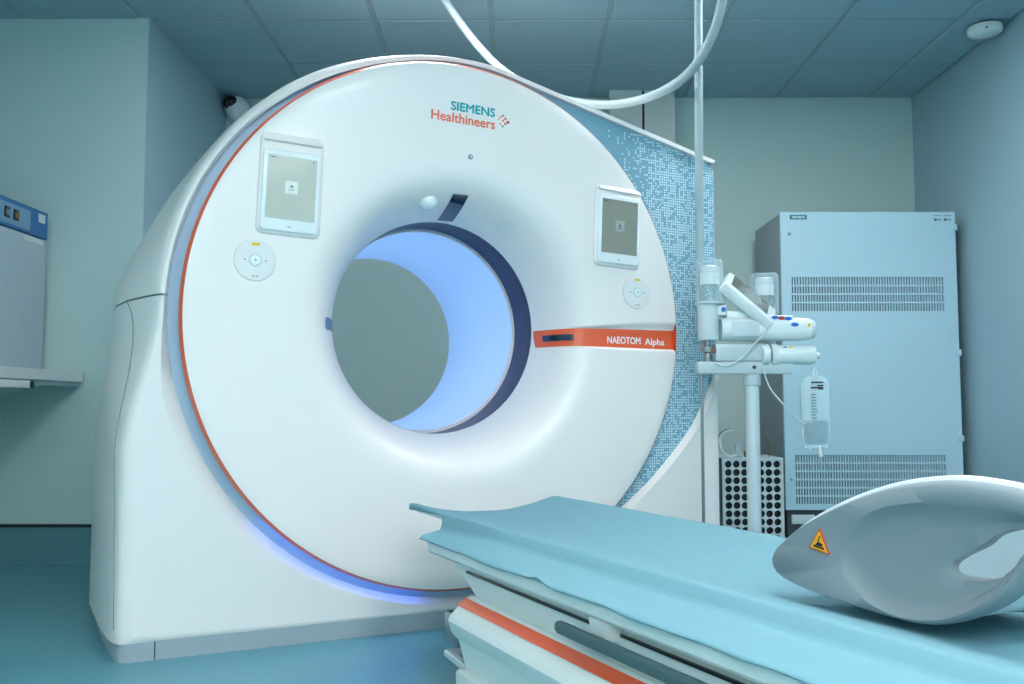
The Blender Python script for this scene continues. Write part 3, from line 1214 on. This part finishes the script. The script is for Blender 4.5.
tr.build('trough', M_RIM, H)
pth = [p for p in crom([(y, z - .009 * max(0, (z - .5) / .187)) for y, z in [(-1.712, .522), (-1.722, .534), (-1.783, .580), (-1.875, .628), (-1.958, .660), (-2.033, .678), (-2.1, .685), (-2.162, .682), (-2.197, .676), (-2.245, .662)]], 6)]
B().tube([(HX + .022, p.x, p.y) for p in pth], .008, 8, radii=[.003 + .0055 * sstep(0, .3, k / len(pth)) for k in range(len(pth))]).build('rim', M_RIM, H)
B().box(-.10, -.07, -2.31, -2.215, .672, .682, r=.003).build('yellow_strap', M_YELLOW, H)
# warning sign on the near wall
sg = B()
tri = [(-1.831, .578), (-1.806, .543), (-1.853, .537)]
sg.loft([[(HX - .0005, y, z) for y, z in tri], [(HX - .0035, y, z) for y, z in tri]])
sgn = sg.build('warning_sign', M_RED, H, smooth=False)
sgn['label'] = 'yellow triangular warning sign'
cen = Vector((sum(p[0] for p in tri) / 3, sum(p[1] for p in tri) / 3))
tri2 = [cen + (Vector(p) - cen) * .84 for p in tri]
B().loft([[(HX - .003, p.x, p.y) for p in tri2], [(HX - .0042, p.x, p.y) for p in tri2]]).build('sign_face', mat('sign_amber', rgb(240, 170, 20), .5), sgn, smooth=False)
pic = B()
for pts in ([(-1.818, .547), (-1.842, .544), (-1.842, .547), (-1.818, .550)], [(-1.822, .550), (-1.838, .549), (-1.838, .553), (-1.828, .556)], [(-1.832, .566), (-1.834, .566), (-1.829, .556), (-1.827, .556)]):
    pic.loft([[(HX - .004, y, z) for y, z in pts], [(HX - .0048, y, z) for y, z in pts]])
pic.build('pictogram', M_BLACK, sgn, smooth=False)

# ------------------------------------------------------------------ electronics cabinet
CB = tag(empty('electronics_cabinet', (1.99, 5.1, 0)), 'tall pale blue-grey electronics cabinet with two vent grilles by the wall', 'cabinet')
B().box(-.495, .495, .02, .54, .2, 1.875, r=.004).build('body', M_CABSIDE, CB)


def grille_holes(b, x0, x1, z0, z1, y, rows):
    pass


# front door with two openings
dr = B()
V1 = (-.44, .422, 1.314, 1.508)
V2 = (-.44, .402, .235, .508)
for (x0, x1, z0, z1) in ((-.495, V1[0], .205, 1.88), (V1[1], .495, .205, 1.88), (V1[0], V1[1], V1[3], 1.88), (V1[0], V1[1], V2[3], V1[2]), (V1[0], V1[1], .205, V2[2]), (V2[1], V1[1], V2[2], V2[3])):
    dr.box(x0, x1, -.0, .02, z0, z1)
dr.build('door', M_CABINET, CB, smooth=False)
for (x0, x1, z0, z1), rows in ((V1, 4), (V2, 6)):
    B().box(x0, x1, .016, .019, z0, z1).build('vent_backing', M_DARKGREY, CB, smooth=False)
    for k in range(1, rows):
        z = lerp(z0, z1, k / rows)
        B().box(x0, x1, .001, .012, z - .0045, z + .0045).build('slat', M_CABINET, CB, smooth=False)
    vb = B()
    nbar = 56
    for k in range(nbar + 1):
        x = lerp(x0, x1, k / nbar)
        vb.box(x - .0038, x + .0038, .003, .014, z0, z1)
    vb.build('vent_bars', M_CABINET, CB, smooth=False)['kind'] = 'stuff'
pl = B().box(-.44, -.345, -.003, .001, 1.838, 1.862).build('name_plate', mat('plate_teal', rgb(0, 112, 116), .4), CB, smooth=False)
tb = B()
text_mesh(tb, 'SIEMENS', width=.074, height=.011, centre=(-.3925, 1.85), bold=.02)
tb.build('lettering', M_LIGHTGREY, pl, smooth=False).location = (0, -.0035, 0)
ind = B()
for x in (.385, .44):
    B().lathe([(0, -.006), (.006, -.006), (.007, 0)], 14, axis='y', c=(x, 0, 1.835)).build('indicator', M_DARKGREY, CB)
    ind.box(x + .01, x + .034, -.001, .0, 1.831, 1.838)
    ind.box(x - .008, x + .034, -.001, .0, 1.856, 1.860)
ind.build('print', M_GREYPRINT, CB, smooth=False)
B().lathe([(0, -.004), (.008, -.004), (.009, 0)], 16, axis='y', c=(-.445, 0, 1.755)).build('lock', M_STEEL, CB)
B().lathe([(0, -.004), (.006, -.004), (.007, 0)], 16, axis='y', c=(-.462, 0, .372)).build('lock', M_STEEL, CB)
for z in (1.79, 1.08, .6):
    B().box(.475, .505, -.008, .015, z - .018, z + .018, r=.003).build('hinge', M_CABINET, CB)
B().box(-.48, .48, .03, .5, .06, .2).build('base_frame', M_DARKGREY, CB, smooth=False)
B().box(-.46, -.33, .012, .03, .125, .175, r=.003).build('socket_panel', M_LIGHTGREY, CB)
for x in (-.43, .43):
    for y in (.08, .46):
        B().lathe([(0, 0), (.03, 0), (.03, .02), (.015, .025), (.015, .06)], 16, c=(x, y, 0)).build('foot', M_BLACK, CB)

# ------------------------------------------------------------------ perforated box with the bits on it
CRX, CRY = 1.27, 4.95
CR = tag(empty('perforated_box', (CRX, CRY, 0)), 'white box with rows of round black holes behind the injector pole', 'box')
pit, pitz, rad = .0437, .0443, .0192
x0 = -.126
hp = B()
cols, rws = 7, 11
for i in range(cols):
    for j in range(rws):
        cx, cz = x0 + i * pit, .466 - j * pitz
        if cz < .02:
            continue
        n = 16
        sq, ci, cb_ = [], [], []
        for k in range(n):
            t = 2 * PI * k / n
            c_, s_ = math.cos(t), math.sin(t)
            q = max(abs(c_), abs(s_))
            sq.append((cx + c_ / q * pit / 2, 0, cz + s_ / q * pitz / 2))
            ci.append((cx + c_ * rad, 0, cz + s_ * rad))
            cb_.append((cx + c_ * rad, .012, cz + s_ * rad))
        hp.loft([sq, ci, cb_], caps=False)
hw0, hw1 = x0 - pit / 2, x0 + (cols - .5) * pit
hp.build('perforated_front', M_LIGHTGREY, CR, angle=30, recalc=False)
fr = B()
fr.box(hw0 - .012, hw0, -.002, .34, 0, .5)
fr.box(hw1, hw1 + .012, -.002, .34, 0, .5)
fr.box(hw0, hw1, -.002, .34, .488, .5)
fr.build('shell', M_LIGHTGREY, CR, smooth=False)
B().box(hw0 - .03, hw0 - .012, .01, .34, 0, .495).build('side_panel', M_DARKGREY, CR, smooth=False)
B().box(hw0, hw1, .03, .34, 0, .487).build('dark_core', M_BLACK, CR, smooth=False)

tz = .5
ringp = [(1.175 + .06 * math.cos(t), 5.02 + .012 * math.sin(3 * t), tz + .075 + .07 * math.sin(t)) for t in [PI * .42 + 2 * PI * .62 * k / 30 for k in range(31)]]
tag(B().tube(ringp, .008, 8).build('curved_tube', M_RIM), 'curved white tube standing on the perforated box', 'tube')
tag(B().tube([(p[0], p[1] + .03, p[2] + .006) for p in ringp[:24]], .006, 8).build('curved_tube', M_SEAM), 'grey curved tube behind the white one on perforated box', 'tube')
tag(B().box(1.205, 1.245, 5.03, 5.07, tz, tz + .075, r=.004).build('clear_container', M_CLEAR), 'small clear container on the perforated box', 'container')
tag(B().box(1.255, 1.295, 5.02, 5.06, tz, tz + .032, r=.003).build('small_brown_box', M_BROWN), 'tiny brown carton beside the pole on perforated box', 'box')
tag(B().tube([(1.385, 5.02, tz + .002), (1.383, 5.02, tz + .05), (1.378, 5.02, tz + .085), (1.36, 5.02, tz + .12)], .0028, 6).build('thin_wire', M_BROWN), 'thin bent wire sticking up from the perforated box', 'wire')

# ------------------------------------------------------------------ contrast injector on its stand
IJ = tag(empty('contrast_injector', (.905, 3.5, 0)), 'white contrast injector with syringe heads and display on a pole', 'injector')


def ib():
    return B()


PX = .0
legs = ib()
for k in range(4):
    t = PI / 4 + PI / 2 * k
    d = Vector((math.cos(t), math.sin(t), 0))
    lg_ = B().tube([d * .03 + Vector((0, 0, .10)), d * .16 + Vector((0, 0, .09)), d * .25 + Vector((0, 0, .075))], .018, 8)
    lg_.build('base_leg', M_INJ, IJ)
    B().lathe([(.0, -.012), (.03, -.012), (.03, .012), (0, .012)], 18, axis='x', c=(d.x * .25, d.y * .25, .03)).build('caster', M_DARKGREY, IJ)
    B().box(d.x * .25 - .02, d.x * .25 + .02, d.y * .25 - .012, d.y * .25 + .012, .055, .08, r=.004).build('caster_fork', M_INJGREY, IJ)
B().lathe([(0, .08), (.06, .08), (.065, .1), (.045, .13), (.03, .15), (.03, .2)], 28).build('base_hub', M_INJ, IJ)
B().lathe([(.0265, .15), (.0265, .905)], 28).build('pole', M_POLE, IJ)
B().lathe([(.027, .86), (.033, .862), (.033, .905)], 28).build('pole_collar', M_INJGREY, IJ)
B().box(-.213, .15, -.03, .03, .905, .952, r=.004).build('crossbar', M_INJGREY, IJ)
B().lathe([(0, -.034), (.007, -.034), (.008, -.029)], 14, axis='y', c=(.002, 0, .93)).build('screw', M_DARKGREY, IJ)
B().lathe([(.006, .12), (.006, .905)], 12, c=(-.196, -.01, 0)).build('side_rod', M_STEEL, IJ)
B().box(-.205, -.02, -.012, -.004, .118, .13).build('rod_brace', M_STEEL, IJ, smooth=False)
# left column, connectors, bottle cup
B().lathe([(0, 1.035), (.036, 1.035), (.04, 1.04), (.04, 1.165), (.044, 1.172), (.044, 1.176), (0, 1.176)], 28, c=(-.165, 0, 0)).build('column', M_INJ, IJ)
B().box(-.135, -.10, -.03, .02, 1.13, 1.172, r=.006).build('latch', M_INJ, IJ)
B().lathe([(0, -.034), (.009, -.034), (.01, -.028)], 14, axis='y', c=(-.112, 0, 1.152)).build('blue_button', M_BLUE, IJ)
B().lathe([(.016, .952), (.016, .985), (.024, .99), (.024, 1.01), (.012, 1.015), (.012, 1.037)], 18, c=(-.17, -.005, 0)).build('valve', M_STEEL, IJ)
B().lathe([(0, -.006), (.011, -.006), (.011, .065), (0, .066)], 14, axis='x', c=(-.155, -.015, .992)).build('white_connector', M_INJ, IJ)
B().box(-.175, -.135, -.028, -.018, .985, 1.005, r=.003).build('brown_connector', mat('connector_brown', rgb(128, 84, 72), .5), IJ)
B().lathe([(.048, 1.176), (.052, 1.178), (.052, 1.335), (.047, 1.345), (0, 1.346)], 32, c=(-.157, 0, 0)).build('bottle_cup', M_CLEAR, IJ)
B().lathe([(.046, 1.172), (.058, 1.174), (.058, 1.182), (.05, 1.184)], 32, c=(-.157, 0, 0)).build('cup_collar', M_LIGHTGREY, IJ)
B().lathe([(.052, 1.15), (.056, 1.152), (.056, 1.30), (.05, 1.312), (0, 1.313)], 32, c=(.09, .13, 0)).build('bottle_cup', M_CLEAR, IJ)
B().lathe([(0, 1.0), (.04, 1.0), (.04, 1.14), (.05, 1.15), (.05, 1.155), (0, 1.155)], 28, c=(.09, .13, 0)).build('column', M_INJ, IJ)
# upper head
up = B()
sec = rrect(.095, .088, .036, 6)
rings = []
for x, k in ((-.12, .9), (-.112, .97), (-.10, 1), (.19, 1), (.215, .95), (.222, .9)):
    rings.append([(x, py * k, 1.078 + pz * k) for py, pz in sec])
up.loft(rings)
up.build('upper_head', M_INJ, IJ, angle=40)
B().lathe([(.036, .222), (.038, .226), (.036, .238), (.03, .244), (0, .245)], 28, axis='x', c=(0, 0, 1.078)).build('head_cap', M_LIGHTGREY, IJ)
B().box(-.085, .02, -.049, -.046, 1.048, 1.106, r=.001).build('side_cover', M_LIGHTGREY, IJ)
# lower head: two rings and a cylinder
lo = B()
lo.lathe([(0, .095), (.036, .095), (.0375, .1), (.0375, .225), (.033, .236), (.02, .24), (0, .241)], 28, axis='x', c=(0, -.015, .978))
lo.build('lower_head', M_INJ, IJ)
for x in (.034, .068):
    B().lathe([(0, x), (.039, x), (.042, x + .005), (.042, x + .022), (.039, x + .027), (0, x + .027)], 28, axis='x', c=(.0, -.015, .978)).build('drive_ring', M_INJ, IJ)
B().box(-.145, .045, -.03, .03, .953, 1.022, r=.008).build('arm_block', M_INJGREY, IJ)
B().lathe([(0, .24), (.012, .24), (.012, .255), (0, .256)], 14, axis='x', c=(0, -.015, .975)).build('nozzle', M_LIGHTGREY, IJ)
B().lathe([(0, .018), (.01, .018), (.01, .035), (0, .035)], 12, axis='x', c=(0, -.015, .978)).build('nozzle', M_LIGHTGREY, IJ)
# decals
for (x, z, w, h, m__) in ((.155, 1.092, .03, .016, M_BLUE), (.21, 1.09, .012, .014, M_YELLOW), (.05, 1.10, .008, .02, M_YELLOW), (.048, 1.078, .004, .014, M_DARKGREY), (-.045, 1.06, .006, .008, M_DARKGREY)):
    yy = -.0488 if abs(z - 1.078) < .012 else -.0478
    B().lathe([(0, 0), (.5, 0), (.5, .002)], 16, axis='y', M=Matrix.Translation((x, yy, z)) @ Matrix.Diagonal((w, 1, h, 1))).build('decal', m__, IJ)
for (x, z, m__) in ((.118, 1.006, M_BLUE), (.14, 1.006, M_YELLOW)):
    B().box(x - .008, x + .008, -.042, -.036, z - .005, z + .003).build('decal', m__, IJ, smooth=False)
# display tilted on the upper head
Lx = Vector((.76, 0, -.65)).normalized()
Sx = Vector((.62, .78, 0.03))
Sx = (Sx - Lx * Sx.dot(Lx)).normalized()
Nx = Sx.cross(Lx)
if Nx.y > 0:
    Nx = -Nx
cen = Vector((.008, .02, 1.213))
Md = Matrix((Lx, Nx, Sx)).transposed().to_4x4()
Md.translation = cen
B().box(-.118, .125, -.045, .0, -.10, .085, r=.012, M=Md).build('display_housing', M_INJ, IJ)
ds = B().box(-.092, .085, -.0005, .002, -.068, .066, M=Md).build('display_screen', M_SCREEND, IJ, smooth=False)
B().box(-.10, .06, -.02, .08, 1.11, 1.15, r=.01).build('display_base', M_INJ, IJ)
for (x, m__) in ((.082, M_BLUE), (.107, M_RED), (.132, M_BLUE)):
    B().lathe([(0, 0), (.5, 0), (.5, .003)], 16, axis='y', M=Matrix.Translation((x, -.040, 1.118 + (.107 - x) * .1)) @ Matrix.Diagonal((.028, 1, .014, 1)) @ Matrix.Rotation(math.radians(0), 4, 'X')).build('key', m__, IJ)
B().box(.06, .155, -.038, .03, 1.105, 1.130, r=.008).build('key_panel', M_INJ, IJ)
# thin tube looping over the heads
tp_ = crom([(.06, -.052, 1.10), (.045, -.058, 1.07), (.0, -.055, 1.02), (-.04, -.05, .975), (-.08, -.045, .945), (-.12, -.04, .935), (-.15, -.035, .95)], 6)
B().tube(tp_, .003, 6).build('thin_tube', M_LIGHTGREY, IJ)

# bottles standing head down in the cups
def bottle(loc, lab):
    e = tag(empty('contrast_bottle', loc), lab, 'bottle', 'contrast bottles in the injector cups')
    B().lathe([(0, .002), (.013, .002), (.013, .028), (.02, .034), (.034, .05), (.036, .06), (.036, .115), (.034, .12), (0, .121)], 24).build('glass', M_CLEAR, e)
    B().lathe([(.0365, .066), (.0365, .112)], 24).build('paper_label', M_PRINTWHITE, e)
    B().lathe([(0, .113), (.0368, .113), (.0368, .135), (.034, .138), (0, .138)], 24).build('base_ring', M_TABLET, e)
    B().lathe([(0, 0), (.0145, 0), (.0145, .018), (0, .018)], 18).build('cap', M_INJGREY, e)


bottle((.905 - .157, 3.5, 1.184), 'contrast bottle upside down in the cup above the left column')
bottle((.905 + .09, 3.63, 1.157), 'contrast bottle in the cup behind the tilted display')

# drip bag on its hook
DB = tag(empty('drip_bag', (1.137, 3.47, .636)), 'clear drip bag with printed label hanging below the injector', 'drip bag')
bg = B()
rings = []
for z, w, d in ((.0, .040, .006), (.012, .046, .012), (.04, .048, .02), (.10, .049, .026), (.16, .049, .024), (.215, .047, .018), (.238, .043, .01), (.252, .033, .006), (.26, .018, .003)):
    rings.append([(w * 1.18 * math.copysign(abs(math.cos(t)) ** .6, math.cos(t)), d * math.sin(t) * (1 + .35 * noise.noise(Vector((math.cos(t) * 3, z * 30, 2)))), z) for t in [2 * PI * k / 28 for k in range(28)]])
bg.loft(rings)
bg.build('pouch', M_BAG, DB, angle=60)
bl = B()
rings = []
for z, w, d in ((.006, .040, .006), (.04, .044, .016), (.085, .045, .02), (.092, .045, .02)):
    rings.append([(w * math.copysign(abs(math.cos(t)) ** .6, math.cos(t)), d * math.sin(t), z) for t in [2 * PI * k / 24 for k in range(24)]])
bl.loft(rings)
bl.build('liquid', clear_mat('liquid', (.16, .3, .38), .45), DB, angle=60)
pr_ = B()
for (x0, x1, z) in ((-.022, .024, .236), (.0, .024, .224), (-.024, .022, .216), (.004, .024, .212)):
    pr_.box(x0, x1, -.0245, -.0235, z - .0035, z + .0025)
pr_.build('label_print', M_BLACK, DB, smooth=False)
pr_ = B()
for k in range(9):
    pr_.box(-.026, -.010 + .01 * random.random(), -.0335, -.0328, .10 + .011 * k, .103 + .011 * k)
pr_.build('fine_print', M_DARKGREY, DB, smooth=False)
B().box(-.045, .045, -.004, .004, -.014, .002, r=.002).build('bottom_seam', M_BAG, DB)
B().tube([(.012, 0, -.004), (.014, 0, -.03)], .007, 10).build('port', M_INJ, DB)
B().tube([(.014, 0, -.028), (.016, 0, -.045)], .009, 10).build('port_cap', M_INJ, DB)
B().tube([(.015, 0, -.045), (.016, 0, -.09)], .004, 8).build('spike', M_CLEAR, DB)
B().tube([(-.02, 0, -.004), (-.02, 0, -.024)], .005, 10).build('port', M_BAG, DB)
B().tube([(-.004, 0, .26), (-.006, 0, .276), (.0, 0, .292), (.006, 0, .276), (.004, 0, .26)], .0035, 8).build('hook', M_INJ, DB)
tp_ = crom([(.905 + .03, 3.45, .935), (.905 + .035, 3.44, .895), (.905 + .055, 3.44, .845), (.905 + .10, 3.44, .79), (.905 + .15, 3.445, .74), (.905 + .185, 3.448, .715)], 6)
tag(B().tube(tp_, .003, 6).build('infusion_line', M_LIGHTGREY), 'thin clear line looping from injector to drip bag', 'tube')

# ------------------------------------------------------------------ hoses from the ceiling
def ribbed(path, r, amp, pitch, n=14):
    pts = [Vector(p) for p in path]
    out, rad_ = [], []
    acc = 0.0
    for i in range(len(pts) - 1):
        a_, b_ = pts[i], pts[i + 1]
        L2 = (b_ - a_).length
        k = max(1, int(L2 / (pitch / 3)))
        for q in range(k):
            p_ = a_.lerp(b_, q / k)
            out.append(p_)
            rad_.append(r + amp * math.cos(2 * PI * (acc + L2 * q / k) / pitch))
        acc += L2
    out.append(pts[-1])
    rad_.append(r)
    return B().tube(out, r, n, radii=rad_)


hp_ = crom([(-.365, 4.25, 2.775), (-.347, 4.25, 2.736), (-.264, 4.25, 2.611), (-.175, 4.2, 2.478), (-.079, 4.15, 2.361), (.02, 4.1, 2.275), (.16, 4.03, 2.185), (.312, 3.95, 2.121), (.447, 3.85, 2.087), (.562, 3.72, 2.075),
            (.655, 3.58, 2.088), (.713, 3.46, 2.130), (.757, 3.39, 2.22), (.779, 3.35, 2.32), (.785, 3.33, 2.45), (.785, 3.33, 2.775)], 8)
tag(ribbed(hp_, .0185, .0016, .014).build('looped_hose', M_HOSE, angle=80), 'ribbed white hose looping down from the ceiling behind the scanner', 'hose')
tag(ribbed([(.745, 3.6, 2.775), (.74, 3.6, 2.435), (.73, 3.6, 1.36), (.73, 3.59, 1.18), (.735, 3.56, 1.0)], .0165, .0012, .014).build('straight_hose', M_HOSE, angle=80), 'straight ribbed white hose hanging down to the injector', 'hose')

# ------------------------------------------------------------------ small fittings
SD = tag(empty('smoke_detector', (2.44, 4.62, CZ)), 'round white smoke detector on the ceiling by the right wall', 'smoke detector')
B().lathe([(0, -.004), (.062, -.004), (.062, -.018), (.05, -.018)], 32).build('base', M_DARKGREY, SD)
B().lathe([(.05, -.016), (.082, -.018), (.086, -.026), (.084, -.045), (.07, -.058), (.03, -.064), (0, -.065)], 36).build('cover', M_TABLET, SD)
B().lathe([(0, -.006), (.006, -.006), (.006, 0)], 12, axis='y', c=(-.03, -.075, -.05)).build('lamp', M_GREYPRINT, SD)

SC = tag(empty('security_camera', (-1.80, 5.75, 2.69)), 'white dome security camera with black lens high in the corner', 'security camera')
B().lathe([(0, -.03), (.06, -.03), (.066, -.02), (.066, 0)], 32, axis='y').build('mount', M_TABLET, SC)
B().lathe([(.078, -.028), (.078, -.045), (.07, -.085), (.05, -.115), (.03, -.13), (0, -.134)], 36, axis='y').build('dome', M_TABLET, SC)
B().lathe([(0, -.028), (.078, -.028)], 36, axis='y').build('back_plate', M_LIGHTGREY, SC)
Ms = Matrix.Translation((-.018, -.095, .018)) @ Matrix.Rotation(math.radians(20), 4, 'X')
ln = B().lathe([(.047, .0), (.047, -.02), (.04, -.036), (.02, -.046), (0, -.048)], 30, axis='y', M=Ms).build('lens', M_BLACK, SC)
B().lathe([(.012, -.048), (.016, -.052), (.02, -.048)], 20, axis='y', M=Ms).build('lens_ring', M_DARKGREY, ln)

# boxed pipe trunking on the back wall: two tall panels with a dark gap
TR = tag(empty('pipe_trunking', (.79, 5.737, 0)), 'tall white boxed trunking with a dark slit on the back wall', 'trunking')
B().box(-.205, -.002, -.14, 0, 0, CZ).build('panel', M_TRUNK, TR, smooth=False)
B().box(.014, .205, -.14, 0, 0, CZ).build('panel', M_TRUNK, TR, smooth=False)
B().box(-.002, .014, -.12, 0, 0, CZ).build('slit', M_BLACK, TR, smooth=False)

# worktop along the left wall with the warming cabinet
WT = tag(empty('wall_worktop', (-2.58, 4.0, 0)), 'white wall-mounted worktop at the left edge', 'worktop')
wt = B()
xe = -2.157 + 2.58
ol = [(-.42, .515), (xe - .02, .515), (xe - .006, .51), (xe, .495), (xe, -1.5), (-.42, -1.5)]
wt.loft([[(x, y, .9) for x, y in ol], [(x, y, .95) for x, y in ol]])
wt.build('slab', M_ROOMWHITE, WT, angle=20)
B().box(xe - .05, xe - .02, -1.45, .5, .878, .9).build('under_rail', M_LIGHTGREY, WT, smooth=False)
for y in (.42, -.4, -1.2):
    bk = B()
    bk.loft([[(-.42, y - .012, .9), (.24, y - .012, .9), (.24, y - .012, .878), (-.42, y - .012, .70)], [(-.42, y + .012, .9), (.24, y + .012, .9), (.24, y + .012, .878), (-.42, y + .012, .70)]])
    bk.build('wall_bracket', M_ROOMWHITE, WT, smooth=False)
TRY = tag(empty('pull_out_tray', (-2.2, 3.9, .86)), 'white tray with black end under the worktop', 'tray')
B().box(.0, .05, -.9, .10, .0, .034, r=.004).build('tray_body', M_TABLET, TRY)
B().box(.002, .048, .10, .14, .002, .032, r=.003).build('end_cap', M_BLACK, TRY)

WC = tag(empty('warming_cabinet', (-2.37, 4.09, .95)), 'grey steel warming cabinet with blue control panel on the worktop', 'cabinet')
B().box(-.6, -.008, -.4, .4, .012, .795, r=.004).build('body', M_STEELDOOR, WC)
B().box(-.008, .012, -.398, .398, .015, .655, r=.004).build('door', M_STEELDOOR, WC)
cp = B().box(-.008, .014, -.4, .4, .662, .795, r=.003).build('control_panel', M_BLUEBOX, WC)
B().box(-.6, -.0, -.4, .4, .79, .80, r=.002).build('top_panel', M_BLUEBOX, WC)
B().box(.0135, .0165, -.30, .235, .675, .772, r=.001).build('display_plate', mat('plate_blue', rgb(120, 160, 190), .4), cp)
for y in (.03, .105, -.12):
    k_ = B().box(.016, .022, y - .022, y + .022, .70, .752, r=.003).build('display', M_BLACK, cp)
    B().box(.0215, .0235, y - .012, y + .012, .712, .738).build('switch', M_BROWN if y > .1 else M_GREYPRINT, k_)
B().box(.0135, .016, .31, .37, .735, .778).build('sticker', M_LIGHTGREY, cp)
B().box(.0115, .0135, .19, .36, .625, .65).build('sticker', M_LIGHTGREY, WC)
for x in (-.55, -.05):
    for y in (-.36, .36):
        B().lathe([(0, 0), (.018, 0), (.018, .014), (0, .014)], 14, c=(x, y, 0)).build('foot', M_BLACK, WC)
